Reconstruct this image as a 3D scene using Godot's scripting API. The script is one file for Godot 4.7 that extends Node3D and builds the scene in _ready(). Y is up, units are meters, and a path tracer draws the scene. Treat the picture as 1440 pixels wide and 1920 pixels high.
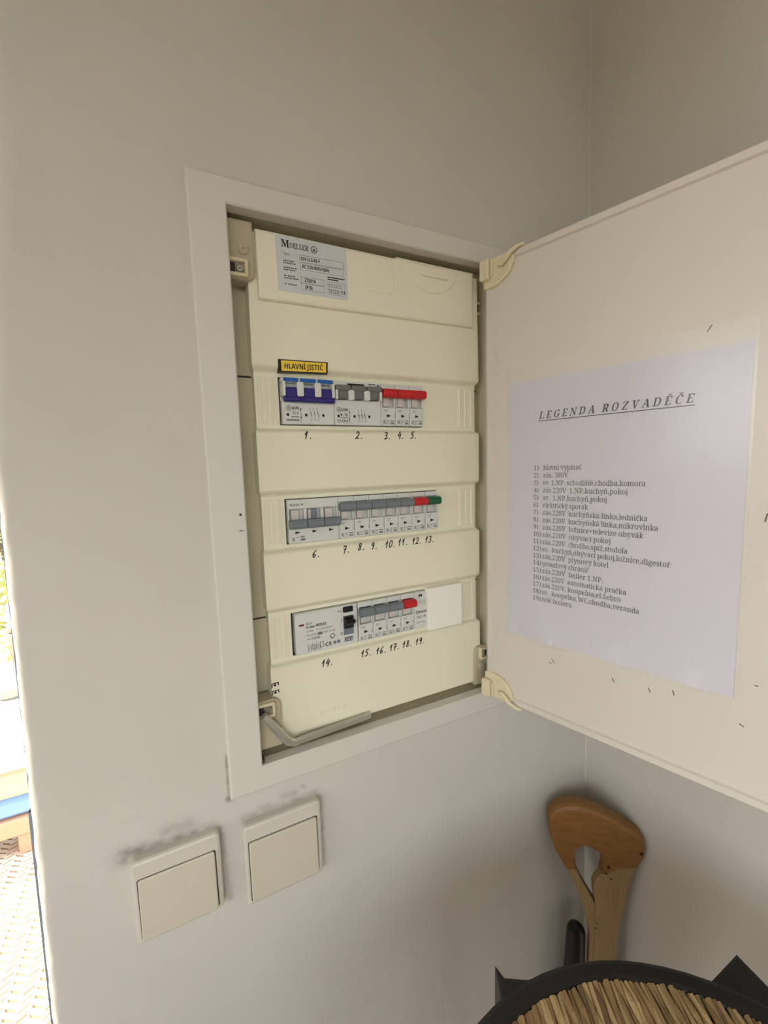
extends Node3D
# An open flush-mounted distribution box on a white wall, with two light switches, a stool and a spade handle in the corner.
# Plan: x to the right along the wall, y up, z out of the wall; everything is modelled in "wall units" whose y zero
# lies Y0 metres above the floor.

const Y0 := 1.3476
const M := 0.0181            # one breaker module
const X0 := 0.0025           # left end of the breaker rows
const ZB := -0.02            # front plane of the breakers
const ROWS := [0.0, -0.1207, -0.2403]
const XL := -0.0404
const XR := 0.2500
const YT := 0.1605
const YB := -0.3570

var X := Transform3D()       # transform applied to every vertex that is being added
var sans: SystemFont
var sans_bold: SystemFont
var serif: SystemFont
var serif_bold: SystemFont
var mats := {}
var cap_cache := {}


# ------------------------------------------------------------------ materials
func mat(key: String, c: Color, rough := 0.6, metal := 0.0) -> StandardMaterial3D:
	if mats.has(key):
		return mats[key]
	var m := StandardMaterial3D.new()
	m.resource_name = key
	m.albedo_color = c
	m.roughness = rough
	m.metallic = metal
	mats[key] = m
	return m


func bumpy(m: StandardMaterial3D, freq: float, height: float, seed_no: int, uvs: Vector3, octaves := 4) -> void:
	var n := FastNoiseLite.new()
	n.seed = seed_no
	n.frequency = freq
	n.fractal_octaves = octaves
	var im := n.get_seamless_image(256, 256)
	m.heightmap_enabled = true
	m.heightmap_texture = ImageTexture.create_from_image(im)
	m.heightmap_scale = height
	m.uv1_triplanar = true
	m.uv1_world_triplanar = true
	m.uv1_scale = uvs


func grain(m: StandardMaterial3D, a: Color, b: Color, sx: float, sy: float, seed_no: int, uvs: Vector3) -> void:
	var n := FastNoiseLite.new()
	n.seed = seed_no
	n.frequency = 1.0
	n.fractal_octaves = 3
	var im := Image.create(256, 256, false, Image.FORMAT_RGB8)
	for y in 256:
		for x in 256:
			var fx := absf(x - 128.0) * sx
			var fy := absf(y - 128.0) * sy
			var t := clampf(n.get_noise_2d(fx, fy) * 0.9 + 0.5, 0.0, 1.0)
			im.set_pixel(x, y, a.lerp(b, t))
	m.albedo_color = Color.WHITE
	m.albedo_texture = ImageTexture.create_from_image(im)
	m.uv1_triplanar = true
	m.uv1_scale = uvs


# ------------------------------------------------------------------ mesh helpers
func begin() -> SurfaceTool:
	var st := SurfaceTool.new()
	st.begin(Mesh.PRIMITIVE_TRIANGLES)
	return st


func tri(st: SurfaceTool, a: Vector3, b: Vector3, c: Vector3, hint: Vector3) -> void:
	a = X * a
	b = X * b
	c = X * c
	hint = X.basis * hint
	var n := (b - a).cross(c - a)
	if n.length_squared() < 1e-20:
		return
	n = n.normalized()
	if n.dot(hint) < 0.0:
		n = -n
		var t := b
		b = c
		c = t
	for p: Vector3 in [a, c, b]:
		st.set_normal(n)
		st.set_uv(Vector2(p.x, -p.y))
		st.add_vertex(p)


func quad(st: SurfaceTool, a: Vector3, b: Vector3, c: Vector3, d: Vector3, hint: Vector3) -> void:
	tri(st, a, b, c, hint)
	tri(st, a, c, d, hint)


func smooth_tri(st: SurfaceTool, p: Array, n: Array) -> void:
	# p and n: three points and three outward normals
	var a: Vector3 = X * (p[0] as Vector3)
	var b: Vector3 = X * (p[1] as Vector3)
	var c: Vector3 = X * (p[2] as Vector3)
	var f := (b - a).cross(c - a)
	if f.length_squared() < 1e-22:
		return
	var na: Vector3 = (X.basis * (n[0] as Vector3)).normalized()
	var nb: Vector3 = (X.basis * (n[1] as Vector3)).normalized()
	var nc: Vector3 = (X.basis * (n[2] as Vector3)).normalized()
	var order := [[a, na], [c, nc], [b, nb]]
	if f.dot(na + nb + nc) < 0.0:
		order = [[a, na], [b, nb], [c, nc]]
	for o in order:
		var v: Vector3 = o[0]
		st.set_normal(o[1])
		st.set_uv(Vector2(v.x, -v.y))
		st.add_vertex(v)


func smooth_quad(st: SurfaceTool, p: Array, n: Array) -> void:
	smooth_tri(st, [p[0], p[1], p[2]], [n[0], n[1], n[2]])
	smooth_tri(st, [p[0], p[2], p[3]], [n[0], n[2], n[3]])


func box(st: SurfaceTool, lo: Vector3, hi: Vector3, ch := 0.0) -> void:
	for k in 3:
		var u := (k + 1) % 3
		var v := (k + 2) % 3
		for s in 2:
			var pts := []
			for uv in [[0, 0], [1, 0], [1, 1], [0, 1]]:
				var p := Vector3()
				p[k] = hi[k] if s else lo[k]
				p[u] = hi[u] - ch if uv[0] else lo[u] + ch
				p[v] = hi[v] - ch if uv[1] else lo[v] + ch
				pts.append(p)
			var h := Vector3()
			h[k] = 1.0 if s else -1.0
			quad(st, pts[0], pts[1], pts[2], pts[3], h)
	if ch <= 0.0:
		return
	for k in 3:
		var l := (k + 1) % 3
		var m := (k + 2) % 3
		for s in 2:
			for t in 2:
				var pk: float = hi[k] if s else lo[k]
				var pki: float = hi[k] - ch if s else lo[k] + ch
				var pl: float = hi[l] if t else lo[l]
				var pli: float = hi[l] - ch if t else lo[l] + ch
				var pts := []
				for e in [[pk, pli, lo[m] + ch], [pk, pli, hi[m] - ch], [pki, pl, hi[m] - ch], [pki, pl, lo[m] + ch]]:
					var p := Vector3()
					p[k] = e[0]
					p[l] = e[1]
					p[m] = e[2]
					pts.append(p)
				var h := Vector3()
				h[k] = 1.0 if s else -1.0
				h[l] = 1.0 if t else -1.0
				quad(st, pts[0], pts[1], pts[2], pts[3], h)
	for sx in 2:
		for sy in 2:
			for sz in 2:
				var e := Vector3(hi.x if sx else lo.x, hi.y if sy else lo.y, hi.z if sz else lo.z)
				var i := Vector3(hi.x - ch if sx else lo.x + ch, hi.y - ch if sy else lo.y + ch, hi.z - ch if sz else lo.z + ch)
				tri(st, Vector3(e.x, i.y, i.z), Vector3(i.x, e.y, i.z), Vector3(i.x, i.y, e.z), e - i)


func inset(poly: PackedVector2Array, d: float) -> PackedVector2Array:
	var area := 0.0
	var n := poly.size()
	for i in n:
		area += poly[i].cross(poly[(i + 1) % n])
	var sgn := 1.0 if area > 0 else -1.0
	var out := PackedVector2Array()
	for i in n:
		var e0 := (poly[i] - poly[(i + n - 1) % n]).normalized()
		var e1 := (poly[(i + 1) % n] - poly[i]).normalized()
		var n0 := Vector2(-e0.y, e0.x) * sgn
		var n1 := Vector2(-e1.y, e1.x) * sgn
		var b := (n0 + n1)
		if b.length() < 0.01:
			b = n0
		b = b.normalized()
		out.append(poly[i] + b * d / maxf(0.45, b.dot(n0)))
	return out


func prism(st: SurfaceTool, poly: PackedVector2Array, z0: float, z1: float, ch := 0.0, ch_back := 0.0) -> void:
	var n := poly.size()
	var rings := []
	if ch_back > 0.0:
		rings.append([inset(poly, ch_back), z0])
		rings.append([poly, z0 + ch_back])
	else:
		rings.append([poly, z0])
	if ch > 0.0:
		rings.append([poly, z1 - ch])
		rings.append([inset(poly, ch * 0.3), z1 - ch * 0.3])
		rings.append([inset(poly, ch), z1])
	else:
		rings.append([poly, z1])
	var area := 0.0
	for i in n:
		area += poly[i].cross(poly[(i + 1) % n])
	var sgn := 1.0 if area > 0 else -1.0
	for r in rings.size() - 1:
		var a: PackedVector2Array = rings[r][0]
		var b: PackedVector2Array = rings[r + 1][0]
		var za: float = rings[r][1]
		var zb: float = rings[r + 1][1]
		for i in n:
			var j := (i + 1) % n
			var e := (poly[j] - poly[i])
			var h := Vector3(e.y * sgn, -e.x * sgn, 0.0).normalized()
			if r > 0 and ch > 0.0 and zb > z1 - ch + 1e-7:
				h.z = 0.5
			quad(st, Vector3(a[i].x, a[i].y, za), Vector3(a[j].x, a[j].y, za), Vector3(b[j].x, b[j].y, zb), Vector3(b[i].x, b[i].y, zb), h)
	for cap in [[rings[0], -1.0], [rings[-1], 1.0]]:
		var p: PackedVector2Array = cap[0][0]
		var z: float = cap[0][1]
		var idx := Geometry2D.triangulate_polygon(p)
		for i in range(0, idx.size(), 3):
			tri(st, Vector3(p[idx[i]].x, p[idx[i]].y, z), Vector3(p[idx[i + 1]].x, p[idx[i + 1]].y, z), Vector3(p[idx[i + 2]].x, p[idx[i + 2]].y, z), Vector3(0, 0, cap[1]))


func rrect(x0: float, y0: float, x1: float, y1: float, r: float, seg := 5) -> PackedVector2Array:
	var out := PackedVector2Array()
	for c in [[x1 - r, y1 - r, 0.0], [x0 + r, y1 - r, 90.0], [x0 + r, y0 + r, 180.0], [x1 - r, y0 + r, 270.0]]:
		for i in seg + 1:
			var a := deg_to_rad(c[2] + 90.0 * i / seg)
			out.append(Vector2(c[0] + r * cos(a), c[1] + r * sin(a)))
	return out


func tube(st: SurfaceTool, pts: Array, radii: Array, sides := 10, phase := 0.0) -> void:
	var rings := []
	var norms := []
	var up := Vector3(0.31, 0.87, 0.39)
	for i in pts.size():
		var p: Vector3 = pts[i]
		var d: Vector3 = ((pts[mini(i + 1, pts.size() - 1)] as Vector3) - (pts[maxi(i - 1, 0)] as Vector3)).normalized()
		var u := (up - d * up.dot(d)).normalized()
		up = u
		var v := d.cross(u)
		var ring := []
		var nr := []
		for k in sides:
			var a := TAU * k / sides + phase
			var n := u * cos(a) + v * sin(a)
			nr.append(n)
			ring.append(p + n * (radii[i] if i < radii.size() else radii[-1]))
		rings.append(ring)
		norms.append(nr)
	for i in pts.size() - 1:
		for k in sides:
			var j := (k + 1) % sides
			if sides <= 6:
				quad(st, rings[i][k], rings[i][j], rings[i + 1][j], rings[i + 1][k], norms[i][k] + norms[i][j])
			else:
				smooth_quad(st, [rings[i][k], rings[i][j], rings[i + 1][j], rings[i + 1][k]], [norms[i][k], norms[i][j], norms[i + 1][j], norms[i + 1][k]])
	for e in [0, pts.size() - 1]:
		var d: Vector3 = (pts[0] as Vector3) - (pts[1] as Vector3) if e == 0 else (pts[-1] as Vector3) - (pts[-2] as Vector3)
		for k in sides:
			tri(st, pts[e], rings[e][k], rings[e][(k + 1) % sides], d)


func lathe(st: SurfaceTool, prof: Array, centre: Vector3, sides := 24, axis_z := false) -> void:
	# prof: [radius, height] pairs; flat along the profile, smooth around it
	for i in prof.size() - 1:
		var a: Vector2 = Vector2(prof[i][0], prof[i][1])
		var b: Vector2 = Vector2(prof[i + 1][0], prof[i + 1][1])
		var e := b - a
		var nn := Vector2(e.y, -e.x).normalized()
		for k in sides:
			var p := []
			var n := []
			for q in [[k, a], [k + 1, a], [k + 1, b], [k, b]]:
				var an: float = TAU * q[0] / sides
				var r: Vector2 = q[1]
				if axis_z:
					p.append(centre + Vector3(r.x * cos(an), r.x * sin(an), r.y))
					n.append(Vector3(nn.x * cos(an), nn.x * sin(an), nn.y))
				else:
					p.append(centre + Vector3(r.x * cos(an), r.y, r.x * sin(an)))
					n.append(Vector3(nn.x * cos(an), nn.y, nn.x * sin(an)))
			smooth_quad(st, p, n)


func disc(st: SurfaceTool, c: Vector2, r: float, z: float, sides := 16) -> void:
	for k in sides:
		var a := TAU * k / sides
		var b := TAU * (k + 1) / sides
		tri(st, Vector3(c.x, c.y, z), Vector3(c.x + r * cos(a), c.y + r * sin(a), z), Vector3(c.x + r * cos(b), c.y + r * sin(b), z), Vector3(0, 0, 1))


func flat(st: SurfaceTool, x0: float, y0: float, x1: float, y1: float, z: float) -> void:
	quad(st, Vector3(x0, y0, z), Vector3(x1, y0, z), Vector3(x1, y1, z), Vector3(x0, y1, z), Vector3(0, 0, 1))


func outline(st: SurfaceTool, x0: float, y0: float, x1: float, y1: float, z: float, w: float) -> void:
	flat(st, x0, y0, x1, y0 + w, z)
	flat(st, x0, y1 - w, x1, y1, z)
	flat(st, x0, y0, x0 + w, y1, z)
	flat(st, x1 - w, y0, x1, y1, z)


func stroke(st: SurfaceTool, pts: Array, w: float, z: float) -> void:
	for i in pts.size():
		var p: Vector2 = pts[i]
		disc(st, p, w * 0.5, z, 8)
		if i:
			var q: Vector2 = pts[i - 1]
			var d := (p - q).normalized()
			var n := Vector2(-d.y, d.x) * w * 0.5
			quad(st, Vector3(q.x + n.x, q.y + n.y, z), Vector3(p.x + n.x, p.y + n.y, z), Vector3(p.x - n.x, p.y - n.y, z), Vector3(q.x - n.x, q.y - n.y, z), Vector3(0, 0, 1))


func text_arrays(s: String, f: SystemFont) -> Array:
	var t := TextMesh.new()
	t.font = f
	t.font_size = 32
	t.pixel_size = 0.01
	t.depth = 0.0
	t.curve_step = 4.0
	t.horizontal_alignment = HORIZONTAL_ALIGNMENT_LEFT
	t.text = s
	if t.get_surface_count() == 0:
		return []
	return t.surface_get_arrays(0)


func cap_of(f: SystemFont) -> Vector2:
	if not cap_cache.has(f):
		var v: PackedVector3Array = text_arrays("H", f)[Mesh.ARRAY_VERTEX]
		var lo := 1e9
		var hi := -1e9
		for p in v:
			lo = minf(lo, p.y)
			hi = maxf(hi, p.y)
		cap_cache[f] = Vector2(lo, hi - lo)
	return cap_cache[f]


# flat lettering: s starts at (x, y) on its baseline, capitals are h tall; x1 (if given) is where the text ends
func letters(st: SurfaceTool, s: String, f: SystemFont, x: float, y: float, h: float, z: float, x1 := NAN, slant := 0.0) -> float:
	var a := text_arrays(s, f)
	if a.is_empty():
		return x
	var v: PackedVector3Array = a[Mesh.ARRAY_VERTEX]
	var idx: PackedInt32Array = a[Mesh.ARRAY_INDEX] if a[Mesh.ARRAY_INDEX] != null else PackedInt32Array(range(v.size()))
	var cap := cap_of(f)
	var k := h / cap.y
	var lo := 1e9
	var hi := -1e9
	for p in v:
		lo = minf(lo, p.x)
		hi = maxf(hi, p.x)
	var kx := k
	if not is_nan(x1):
		kx = (x1 - x) / (hi - lo)
	for i in range(0, idx.size(), 3):
		var q := []
		for j in 3:
			var p := v[idx[i + j]]
			var py := (p.y - cap.x) * k
			q.append(Vector3(x + (p.x - lo) * kx + py * slant, y + py, z))
		tri(st, q[0], q[1], q[2], Vector3(0, 0, 1))
	return x + (hi - lo) * kx


# ------------------------------------------------------------------ object helpers
func part(called: String, st: SurfaceTool, m: Material, parent: Node, label := "") -> MeshInstance3D:
	var o := MeshInstance3D.new()
	o.name = called
	o.mesh = st.commit()
	o.material_override = m
	if label:
		o.set_meta("label", label)
	parent.add_child(o, true)
	return o


func numbered(called: String) -> String:
	if not has_node(called):
		return called
	var i := 1
	while has_node("%s_%03d" % [called, i]):
		i += 1
	return "%s_%03d" % [called, i]


func thing(called: String, label: String, category: String, group := "") -> Node3D:
	var o := Node3D.new()
	o.name = numbered(called)
	add_child(o)
	o.set_meta("label", label)
	o.set_meta("category", category)
	if group:
		o.set_meta("group", group)
	return o


# puts a thing that was modelled in wall units on its own base point
func settle(o: Node3D) -> Node3D:
	var lo := Vector3.INF
	var hi := -Vector3.INF
	for c in o.get_children():
		if c is MeshInstance3D:
			var b: AABB = c.transform * c.mesh.get_aabb()
			lo = lo.min(b.position)
			hi = hi.max(b.end)
	var base := Vector3((lo.x + hi.x) * 0.5, lo.y, (lo.z + hi.z) * 0.5)
	for c in o.get_children():
		if c is Node3D:
			c.position -= base
	o.position = base + Vector3(0, Y0, 0)
	return o


func structure(called: String, label: String, category: String, st: SurfaceTool, m: Material) -> MeshInstance3D:
	var o := part(called, st, m, self, label)
	o.set_meta("kind", "structure")
	o.set_meta("category", category)
	o.position = Vector3(0, Y0, 0)
	return o


func copy_of(o: Node3D, label: String) -> Node3D:
	var c: Node3D = o.duplicate()
	c.name = numbered(String(o.name).rstrip("0123456789").rstrip("_"))
	add_child(c)
	c.set_meta("label", label)
	return c


# ------------------------------------------------------------------ the scene
func _ready() -> void:
	light_and_camera()
	make_fonts()
	make_materials()
	room()
	outside()
	cabinet()
	breaker_cover()
	devices()
	legend()
	hex_key()
	switches()
	stool()
	spade()


func light_and_camera() -> void:
	var cam := Camera3D.new()
	cam.name = "camera"
	cam.keep_aspect = Camera3D.KEEP_HEIGHT
	cam.fov = rad_to_deg(2.0 * atan(960.0 / 789.53))
	cam.near = 0.01
	cam.far = 200.0
	cam.transform = Transform3D(Basis(Vector3(0.89537, -0.029524, 0.44435), Vector3(0.0737, 0.993865, -0.082469), Vector3(-0.439189, 0.106589, 0.892049)).orthonormalized(), Vector3(-0.09716, -0.0676 + Y0, 0.40248))
	add_child(cam)
	cam.current = true

	var sky_mat := ProceduralSkyMaterial.new()
	sky_mat.sky_top_color = Color(0.92, 0.96, 1.0)
	sky_mat.sky_horizon_color = Color(1.0, 0.985, 0.96)
	sky_mat.ground_horizon_color = Color(0.75, 0.72, 0.66)
	sky_mat.ground_bottom_color = Color(0.5, 0.47, 0.42)
	sky_mat.sky_energy_multiplier = 2.4
	sky_mat.ground_energy_multiplier = 1.2
	var sky := Sky.new()
	sky.sky_material = sky_mat
	var e := Environment.new()
	e.background_mode = Environment.BG_SKY
	e.sky = sky
	e.tonemap_mode = Environment.TONE_MAPPER_LINEAR
	e.tonemap_exposure = 0.74
	e.sdfgi_enabled = true
	e.ssao_enabled = true
	e.ssil_enabled = true
	var we := WorldEnvironment.new()
	we.name = "world_environment"
	we.environment = e
	add_child(we)

	var sun := DirectionalLight3D.new()
	sun.name = "sun"
	sun.light_color = Color(1.0, 0.95, 0.86)
	sun.light_energy = 4.5
	sun.light_angular_distance = 1.0
	sun.shadow_enabled = true
	sun.rotation_degrees = Vector3(-45, 252.5, 0)
	add_child(sun)


func make_fonts() -> void:
	sans = SystemFont.new()
	sans.font_names = PackedStringArray(["Droid Sans"])
	sans_bold = SystemFont.new()
	sans_bold.font_names = PackedStringArray(["Droid Sans"])
	sans_bold.font_weight = 700
	serif = SystemFont.new()
	serif.font_names = PackedStringArray(["Droid Serif"])
	serif_bold = SystemFont.new()
	serif_bold.font_names = PackedStringArray(["Droid Serif"])
	serif_bold.font_weight = 700


func make_materials() -> void:
	mat("plaster", Color(0.80, 0.777, 0.732), 0.9)
	bumpy(mats.plaster, 0.02, 0.05, 3, Vector3(4, 4, 4))
	mat("trim_paint", Color(0.825, 0.81, 0.77), 0.5)
	mat("door_paint", Color(0.83, 0.80, 0.755), 0.3)
	mat("cover_plastic", Color(0.915, 0.895, 0.80), 0.45)
	mat("blank_plastic", Color(0.95, 0.935, 0.89), 0.45)
	mat("box_plastic", Color(0.80, 0.765, 0.66), 0.6)
	mat("clip_plastic", Color(0.72, 0.68, 0.58), 0.5)
	mat("hinge_plastic", Color(0.86, 0.81, 0.68), 0.45)
	mat("device_grey", Color(0.83, 0.835, 0.81), 0.5)
	mat("device_recess", Color(0.80, 0.775, 0.745), 0.5)
	mat("toggle_grey", Color(0.44, 0.47, 0.49), 0.5)
	mat("toggle_dark_grey", Color(0.42, 0.415, 0.41), 0.5)
	mat("toggle_red", Color(0.76, 0.09, 0.10), 0.45)
	mat("toggle_green", Color(0.02, 0.33, 0.20), 0.4)
	mat("toggle_blue", Color(0.16, 0.12, 0.45), 0.4)
	mat("strip_blue", Color(0.06, 0.36, 0.66), 0.45)
	mat("black_plastic", Color(0.03, 0.03, 0.04), 0.4)
	mat("ink", Color(0.06, 0.06, 0.07), 0.7)
	mat("grey_ink", Color(0.45, 0.45, 0.46), 0.7)
	mat("red_ink", Color(0.45, 0.08, 0.07), 0.7)
	mat("blue_ink", Color(0.05, 0.14, 0.28), 0.6)
	mat("yellow_print", Color(0.93, 0.79, 0.28), 0.45)
	mat("rating_foil", Color(0.80, 0.815, 0.815), 0.4)
	mat("screw_steel", Color(0.68, 0.66, 0.60), 0.4, 0.8)
	mat("key_steel", Color(0.80, 0.80, 0.75), 0.28, 0.7)
	mat("switch_cream", Color(0.80, 0.77, 0.69), 0.4)
	mat("switch_frame", Color(0.81, 0.785, 0.735), 0.4)
	mat("paper", Color(0.805, 0.785, 0.815), 0.8)
	mat("dirt", Color(0.25, 0.22, 0.19), 0.9)  # real specks, and the painted shade of rocker surrounds and clip sockets
	var sl := mat("clear_sleeve", Color(1, 1, 1, 0.07), 0.22)
	sl.transparency = BaseMaterial3D.TRANSPARENCY_ALPHA
	mat("black_wood", Color(0.06, 0.046, 0.038), 0.5)
	mat("floor_wood", Color(0.40, 0.26, 0.16), 0.5)
	var w := mat("pale_wood", Color.WHITE, 0.55)
	grain(w, Color(0.55, 0.45, 0.30), Color(0.62, 0.52, 0.37), 0.16, 0.012, 5, Vector3(9, 9, 9))
	var w2 := mat("honey_wood", Color.WHITE, 0.5)
	grain(w2, Color(0.49, 0.335, 0.155), Color(0.55, 0.385, 0.195), 0.02, 0.05, 8, Vector3(9, 9, 9))
	for i in 4:
		var a: Color = [Color(0.60, 0.46, 0.25), Color(0.80, 0.66, 0.42), Color(0.66, 0.51, 0.29), Color(0.44, 0.31, 0.16)][i]
		var r := mat("rush_%d" % i, Color.WHITE, 0.65)
		grain(r, a.darkened(0.35), a.lightened(0.18), 0.25, 0.25, 20 + i, Vector3(22, 22, 22))


# ------------------------------------------------------------------ room
func wall_edge(y: float) -> float:
	return -0.2107 + (y + 0.1303) * 0.0175


func edge_radius(y: float) -> float:
	# the worn corner is sharper below and well rounded higher up
	var k := [[-9.0, 0.0087], [-0.05, 0.0087], [0.08, 0.022], [YT + 0.004, 0.034], [0.35, 0.036], [9.0, 0.036]]
	for i in k.size() - 1:
		if y <= k[i + 1][0]:
			return lerpf(k[i][1], k[i + 1][1], (y - k[i][0]) / (k[i + 1][0] - k[i][0]))
	return 0.036


func edge_start(y: float) -> float:
	return wall_edge(y) + edge_radius(y) - 0.0087


func wall_material() -> StandardMaterial3D:
	# white paint with the smudges, the specks and the dirt that stick to it, plus painted shadow edges beside the switches; the picture covers x -0.25..0.45, y -1.15..0.45
	var w := 560
	var h := 1280
	var im := Image.create(w, h, false, Image.FORMAT_RGB8)
	var n := FastNoiseLite.new()
	n.seed = 11
	n.frequency = 0.006
	var fine := FastNoiseLite.new()
	fine.seed = 12
	fine.frequency = 0.09
	fine.fractal_octaves = 3
	# [x0, y0, x1, y1, half width, strength]
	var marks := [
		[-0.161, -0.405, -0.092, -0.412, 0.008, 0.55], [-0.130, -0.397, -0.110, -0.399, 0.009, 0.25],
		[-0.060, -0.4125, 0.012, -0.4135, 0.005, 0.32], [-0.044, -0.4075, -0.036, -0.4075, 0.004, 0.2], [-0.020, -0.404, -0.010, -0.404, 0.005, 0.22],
		[-0.0815, -0.42, -0.0785, -0.49, 0.003, 0.28], [0.019, -0.42, 0.019, -0.50, 0.003, 0.25],  # cast shadow painted along the right side of each switch frame
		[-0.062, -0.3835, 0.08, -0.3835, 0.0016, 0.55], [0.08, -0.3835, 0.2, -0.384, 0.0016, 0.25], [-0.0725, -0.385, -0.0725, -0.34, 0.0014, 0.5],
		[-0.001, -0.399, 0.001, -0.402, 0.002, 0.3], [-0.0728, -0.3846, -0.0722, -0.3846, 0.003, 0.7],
	]
	for py in h:
		var y := 0.45 - 1.6 * (py + 0.5) / h
		for px in w:
			var x := -0.25 + 0.7 * (px + 0.5) / w
			var c := 1.0 + 0.018 * n.get_noise_2d(px, py)
			var dark := 0.0
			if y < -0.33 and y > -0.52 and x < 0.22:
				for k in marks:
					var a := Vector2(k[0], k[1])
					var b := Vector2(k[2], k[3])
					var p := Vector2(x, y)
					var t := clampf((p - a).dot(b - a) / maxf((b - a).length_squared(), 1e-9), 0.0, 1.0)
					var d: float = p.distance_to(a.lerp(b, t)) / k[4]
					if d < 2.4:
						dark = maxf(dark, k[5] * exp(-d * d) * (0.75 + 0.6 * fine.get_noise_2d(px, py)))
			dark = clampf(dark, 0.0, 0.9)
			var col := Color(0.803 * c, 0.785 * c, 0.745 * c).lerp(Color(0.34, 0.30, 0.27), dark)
			im.set_pixel(px, py, col)
	var m := StandardMaterial3D.new()
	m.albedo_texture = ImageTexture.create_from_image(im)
	m.texture_repeat = false
	m.roughness = 0.9
	m.uv1_scale = Vector3(1.0 / 0.7, 1.0 / 1.6, 1)
	m.uv1_offset = Vector3(0.25 / 0.7, 0.45 / 1.6, 0)
	var b := FastNoiseLite.new()
	b.seed = 5
	b.frequency = 0.012
	b.fractal_octaves = 5
	m.heightmap_enabled = true
	m.heightmap_texture = ImageTexture.create_from_image(b.get_image(512, 1024))
	m.heightmap_scale = 0.12
	return m


func room() -> void:
	var z := -0.008
	var fl := -Y0
	var top := 2.62 - Y0
	# the wall that carries the box: a grid with a hole, a rounded worn left edge and its jamb
	var st := begin()
	var ys := [fl, -1.1, -0.9, -0.7, -0.52, YB - 0.004, -0.2, -0.05, 0.08, YT + 0.004, 0.35, 0.6, 0.9, top]
	var r := 0.0087
	for i in ys.size() - 1:
		var ya: float = ys[i]
		var yb: float = ys[i + 1]
		var xs := [NAN, XL - 0.004, XR + 0.004, 0.46]
		for k in 3:
			if k == 1 and ya >= YB - 0.0041 and yb <= YT + 0.0041:
				continue
			var x0a: float = edge_start(ya) if k == 0 else xs[k]
			var x0b: float = edge_start(yb) if k == 0 else xs[k]
			quad(st, Vector3(x0a, ya, z), Vector3(xs[k + 1], ya, z), Vector3(xs[k + 1], yb, z), Vector3(x0b, yb, z), Vector3(0, 0, 1))
	# the rounded edge is worn: little bumps up and down its length
	var nz := FastNoiseLite.new()
	nz.seed = 4
	nz.frequency = 14.0
	nz.fractal_octaves = 3
	var rows := 220
	for i in rows:
		for k in 6:
			var p := []
			var n := []
			for q in [[i, k], [i + 1, k], [i + 1, k + 1], [i, k + 1]]:
				var y: float = lerpf(-1.2, 0.9, float(q[0]) / rows)
				var a: float = PI / 2 * q[1] / 6.0
				var r0 := edge_radius(y)
				var rr: float = r0 + (0.0011 * nz.get_noise_2d(y * 6.0, q[1] * 0.12) if q[1] > 0 else 0.0)
				p.append(Vector3(edge_start(y) - rr * sin(a), y, z - r0 + rr * cos(a)))
				n.append(Vector3(-sin(a), 0.25 * nz.get_noise_2d(y * 9.0 + 5.0, q[1] * 0.2), cos(a)))
			smooth_quad(st, p, n)
	for e in [[fl, -1.2], [0.9, top]]:
		var ea := edge_start(e[0])
		var eb := edge_start(e[1])
		var ra := edge_radius(e[0])
		quad(st, Vector3(ea, e[0], z), Vector3(ea - ra, e[0], z - ra), Vector3(eb - ra, e[1], z - ra), Vector3(eb, e[1], z), Vector3(-1, 0, 1))
	quad(st, Vector3(wall_edge(fl) - r, fl, z - r), Vector3(wall_edge(fl) - r, fl, -0.26), Vector3(wall_edge(top) - r, top, -0.26), Vector3(wall_edge(top) - r, top, z - r), Vector3(-1, 0, 0))
	# outer face, and the part left of the doorway with the lintel over it
	quad(st, Vector3(wall_edge(fl) - r, fl, -0.26), Vector3(0.6, fl, -0.26), Vector3(0.6, top, -0.26), Vector3(wall_edge(top) - r, top, -0.26), Vector3(0, 0, -1))
	quad(st, Vector3(wall_edge(fl) - r, top, -0.26), Vector3(0.6, top, -0.26), Vector3(0.6, top, z), Vector3(wall_edge(fl), top, z), Vector3(0, 1, 0))
	# sides of the hole
	for s in [[XL - 0.004, YB - 0.004, XL - 0.004, YT + 0.004, Vector3(1, 0, 0)], [XR + 0.004, YB - 0.004, XR + 0.004, YT + 0.004, Vector3(-1, 0, 0)], [XL - 0.004, YB - 0.004, XR + 0.004, YB - 0.004, Vector3(0, 1, 0)], [XL - 0.004, YT + 0.004, XR + 0.004, YT + 0.004, Vector3(0, -1, 0)]]:
		quad(st, Vector3(s[0], s[1], z), Vector3(s[2], s[3], z), Vector3(s[2], s[3], -0.12), Vector3(s[0], s[1], -0.12), s[4])
	quad(st, Vector3(XL - 0.004, YB - 0.004, -0.12), Vector3(XR + 0.004, YB - 0.004, -0.12), Vector3(XR + 0.004, YT + 0.004, -0.12), Vector3(XL - 0.004, YT + 0.004, -0.12), Vector3(0, 0, 1))
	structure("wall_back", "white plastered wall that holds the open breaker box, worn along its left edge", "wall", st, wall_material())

	# a few dark specks of dirt on the box frame are on the frame; the side wall leans a little
	st = begin()
	var back := 1.30
	var xa := 0.4384 - (fl + 0.496) * 0.0215
	var xb := 0.4384 - (top + 0.496) * 0.0215
	quad(st, Vector3(xa, fl, z - 0.01), Vector3(xa, fl, back), Vector3(xb, top, back), Vector3(xb, top, z - 0.01), Vector3(-1, 0, 0))
	quad(st, Vector3(0.7, fl, z), Vector3(0.7, fl, back), Vector3(0.7, top, back), Vector3(0.7, top, z), Vector3(1, 0, 0))
	quad(st, Vector3(xb, top, -0.01), Vector3(0.7, top, -0.01), Vector3(0.7, top, back), Vector3(xb, top, back), Vector3(0, 1, 0))
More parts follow.
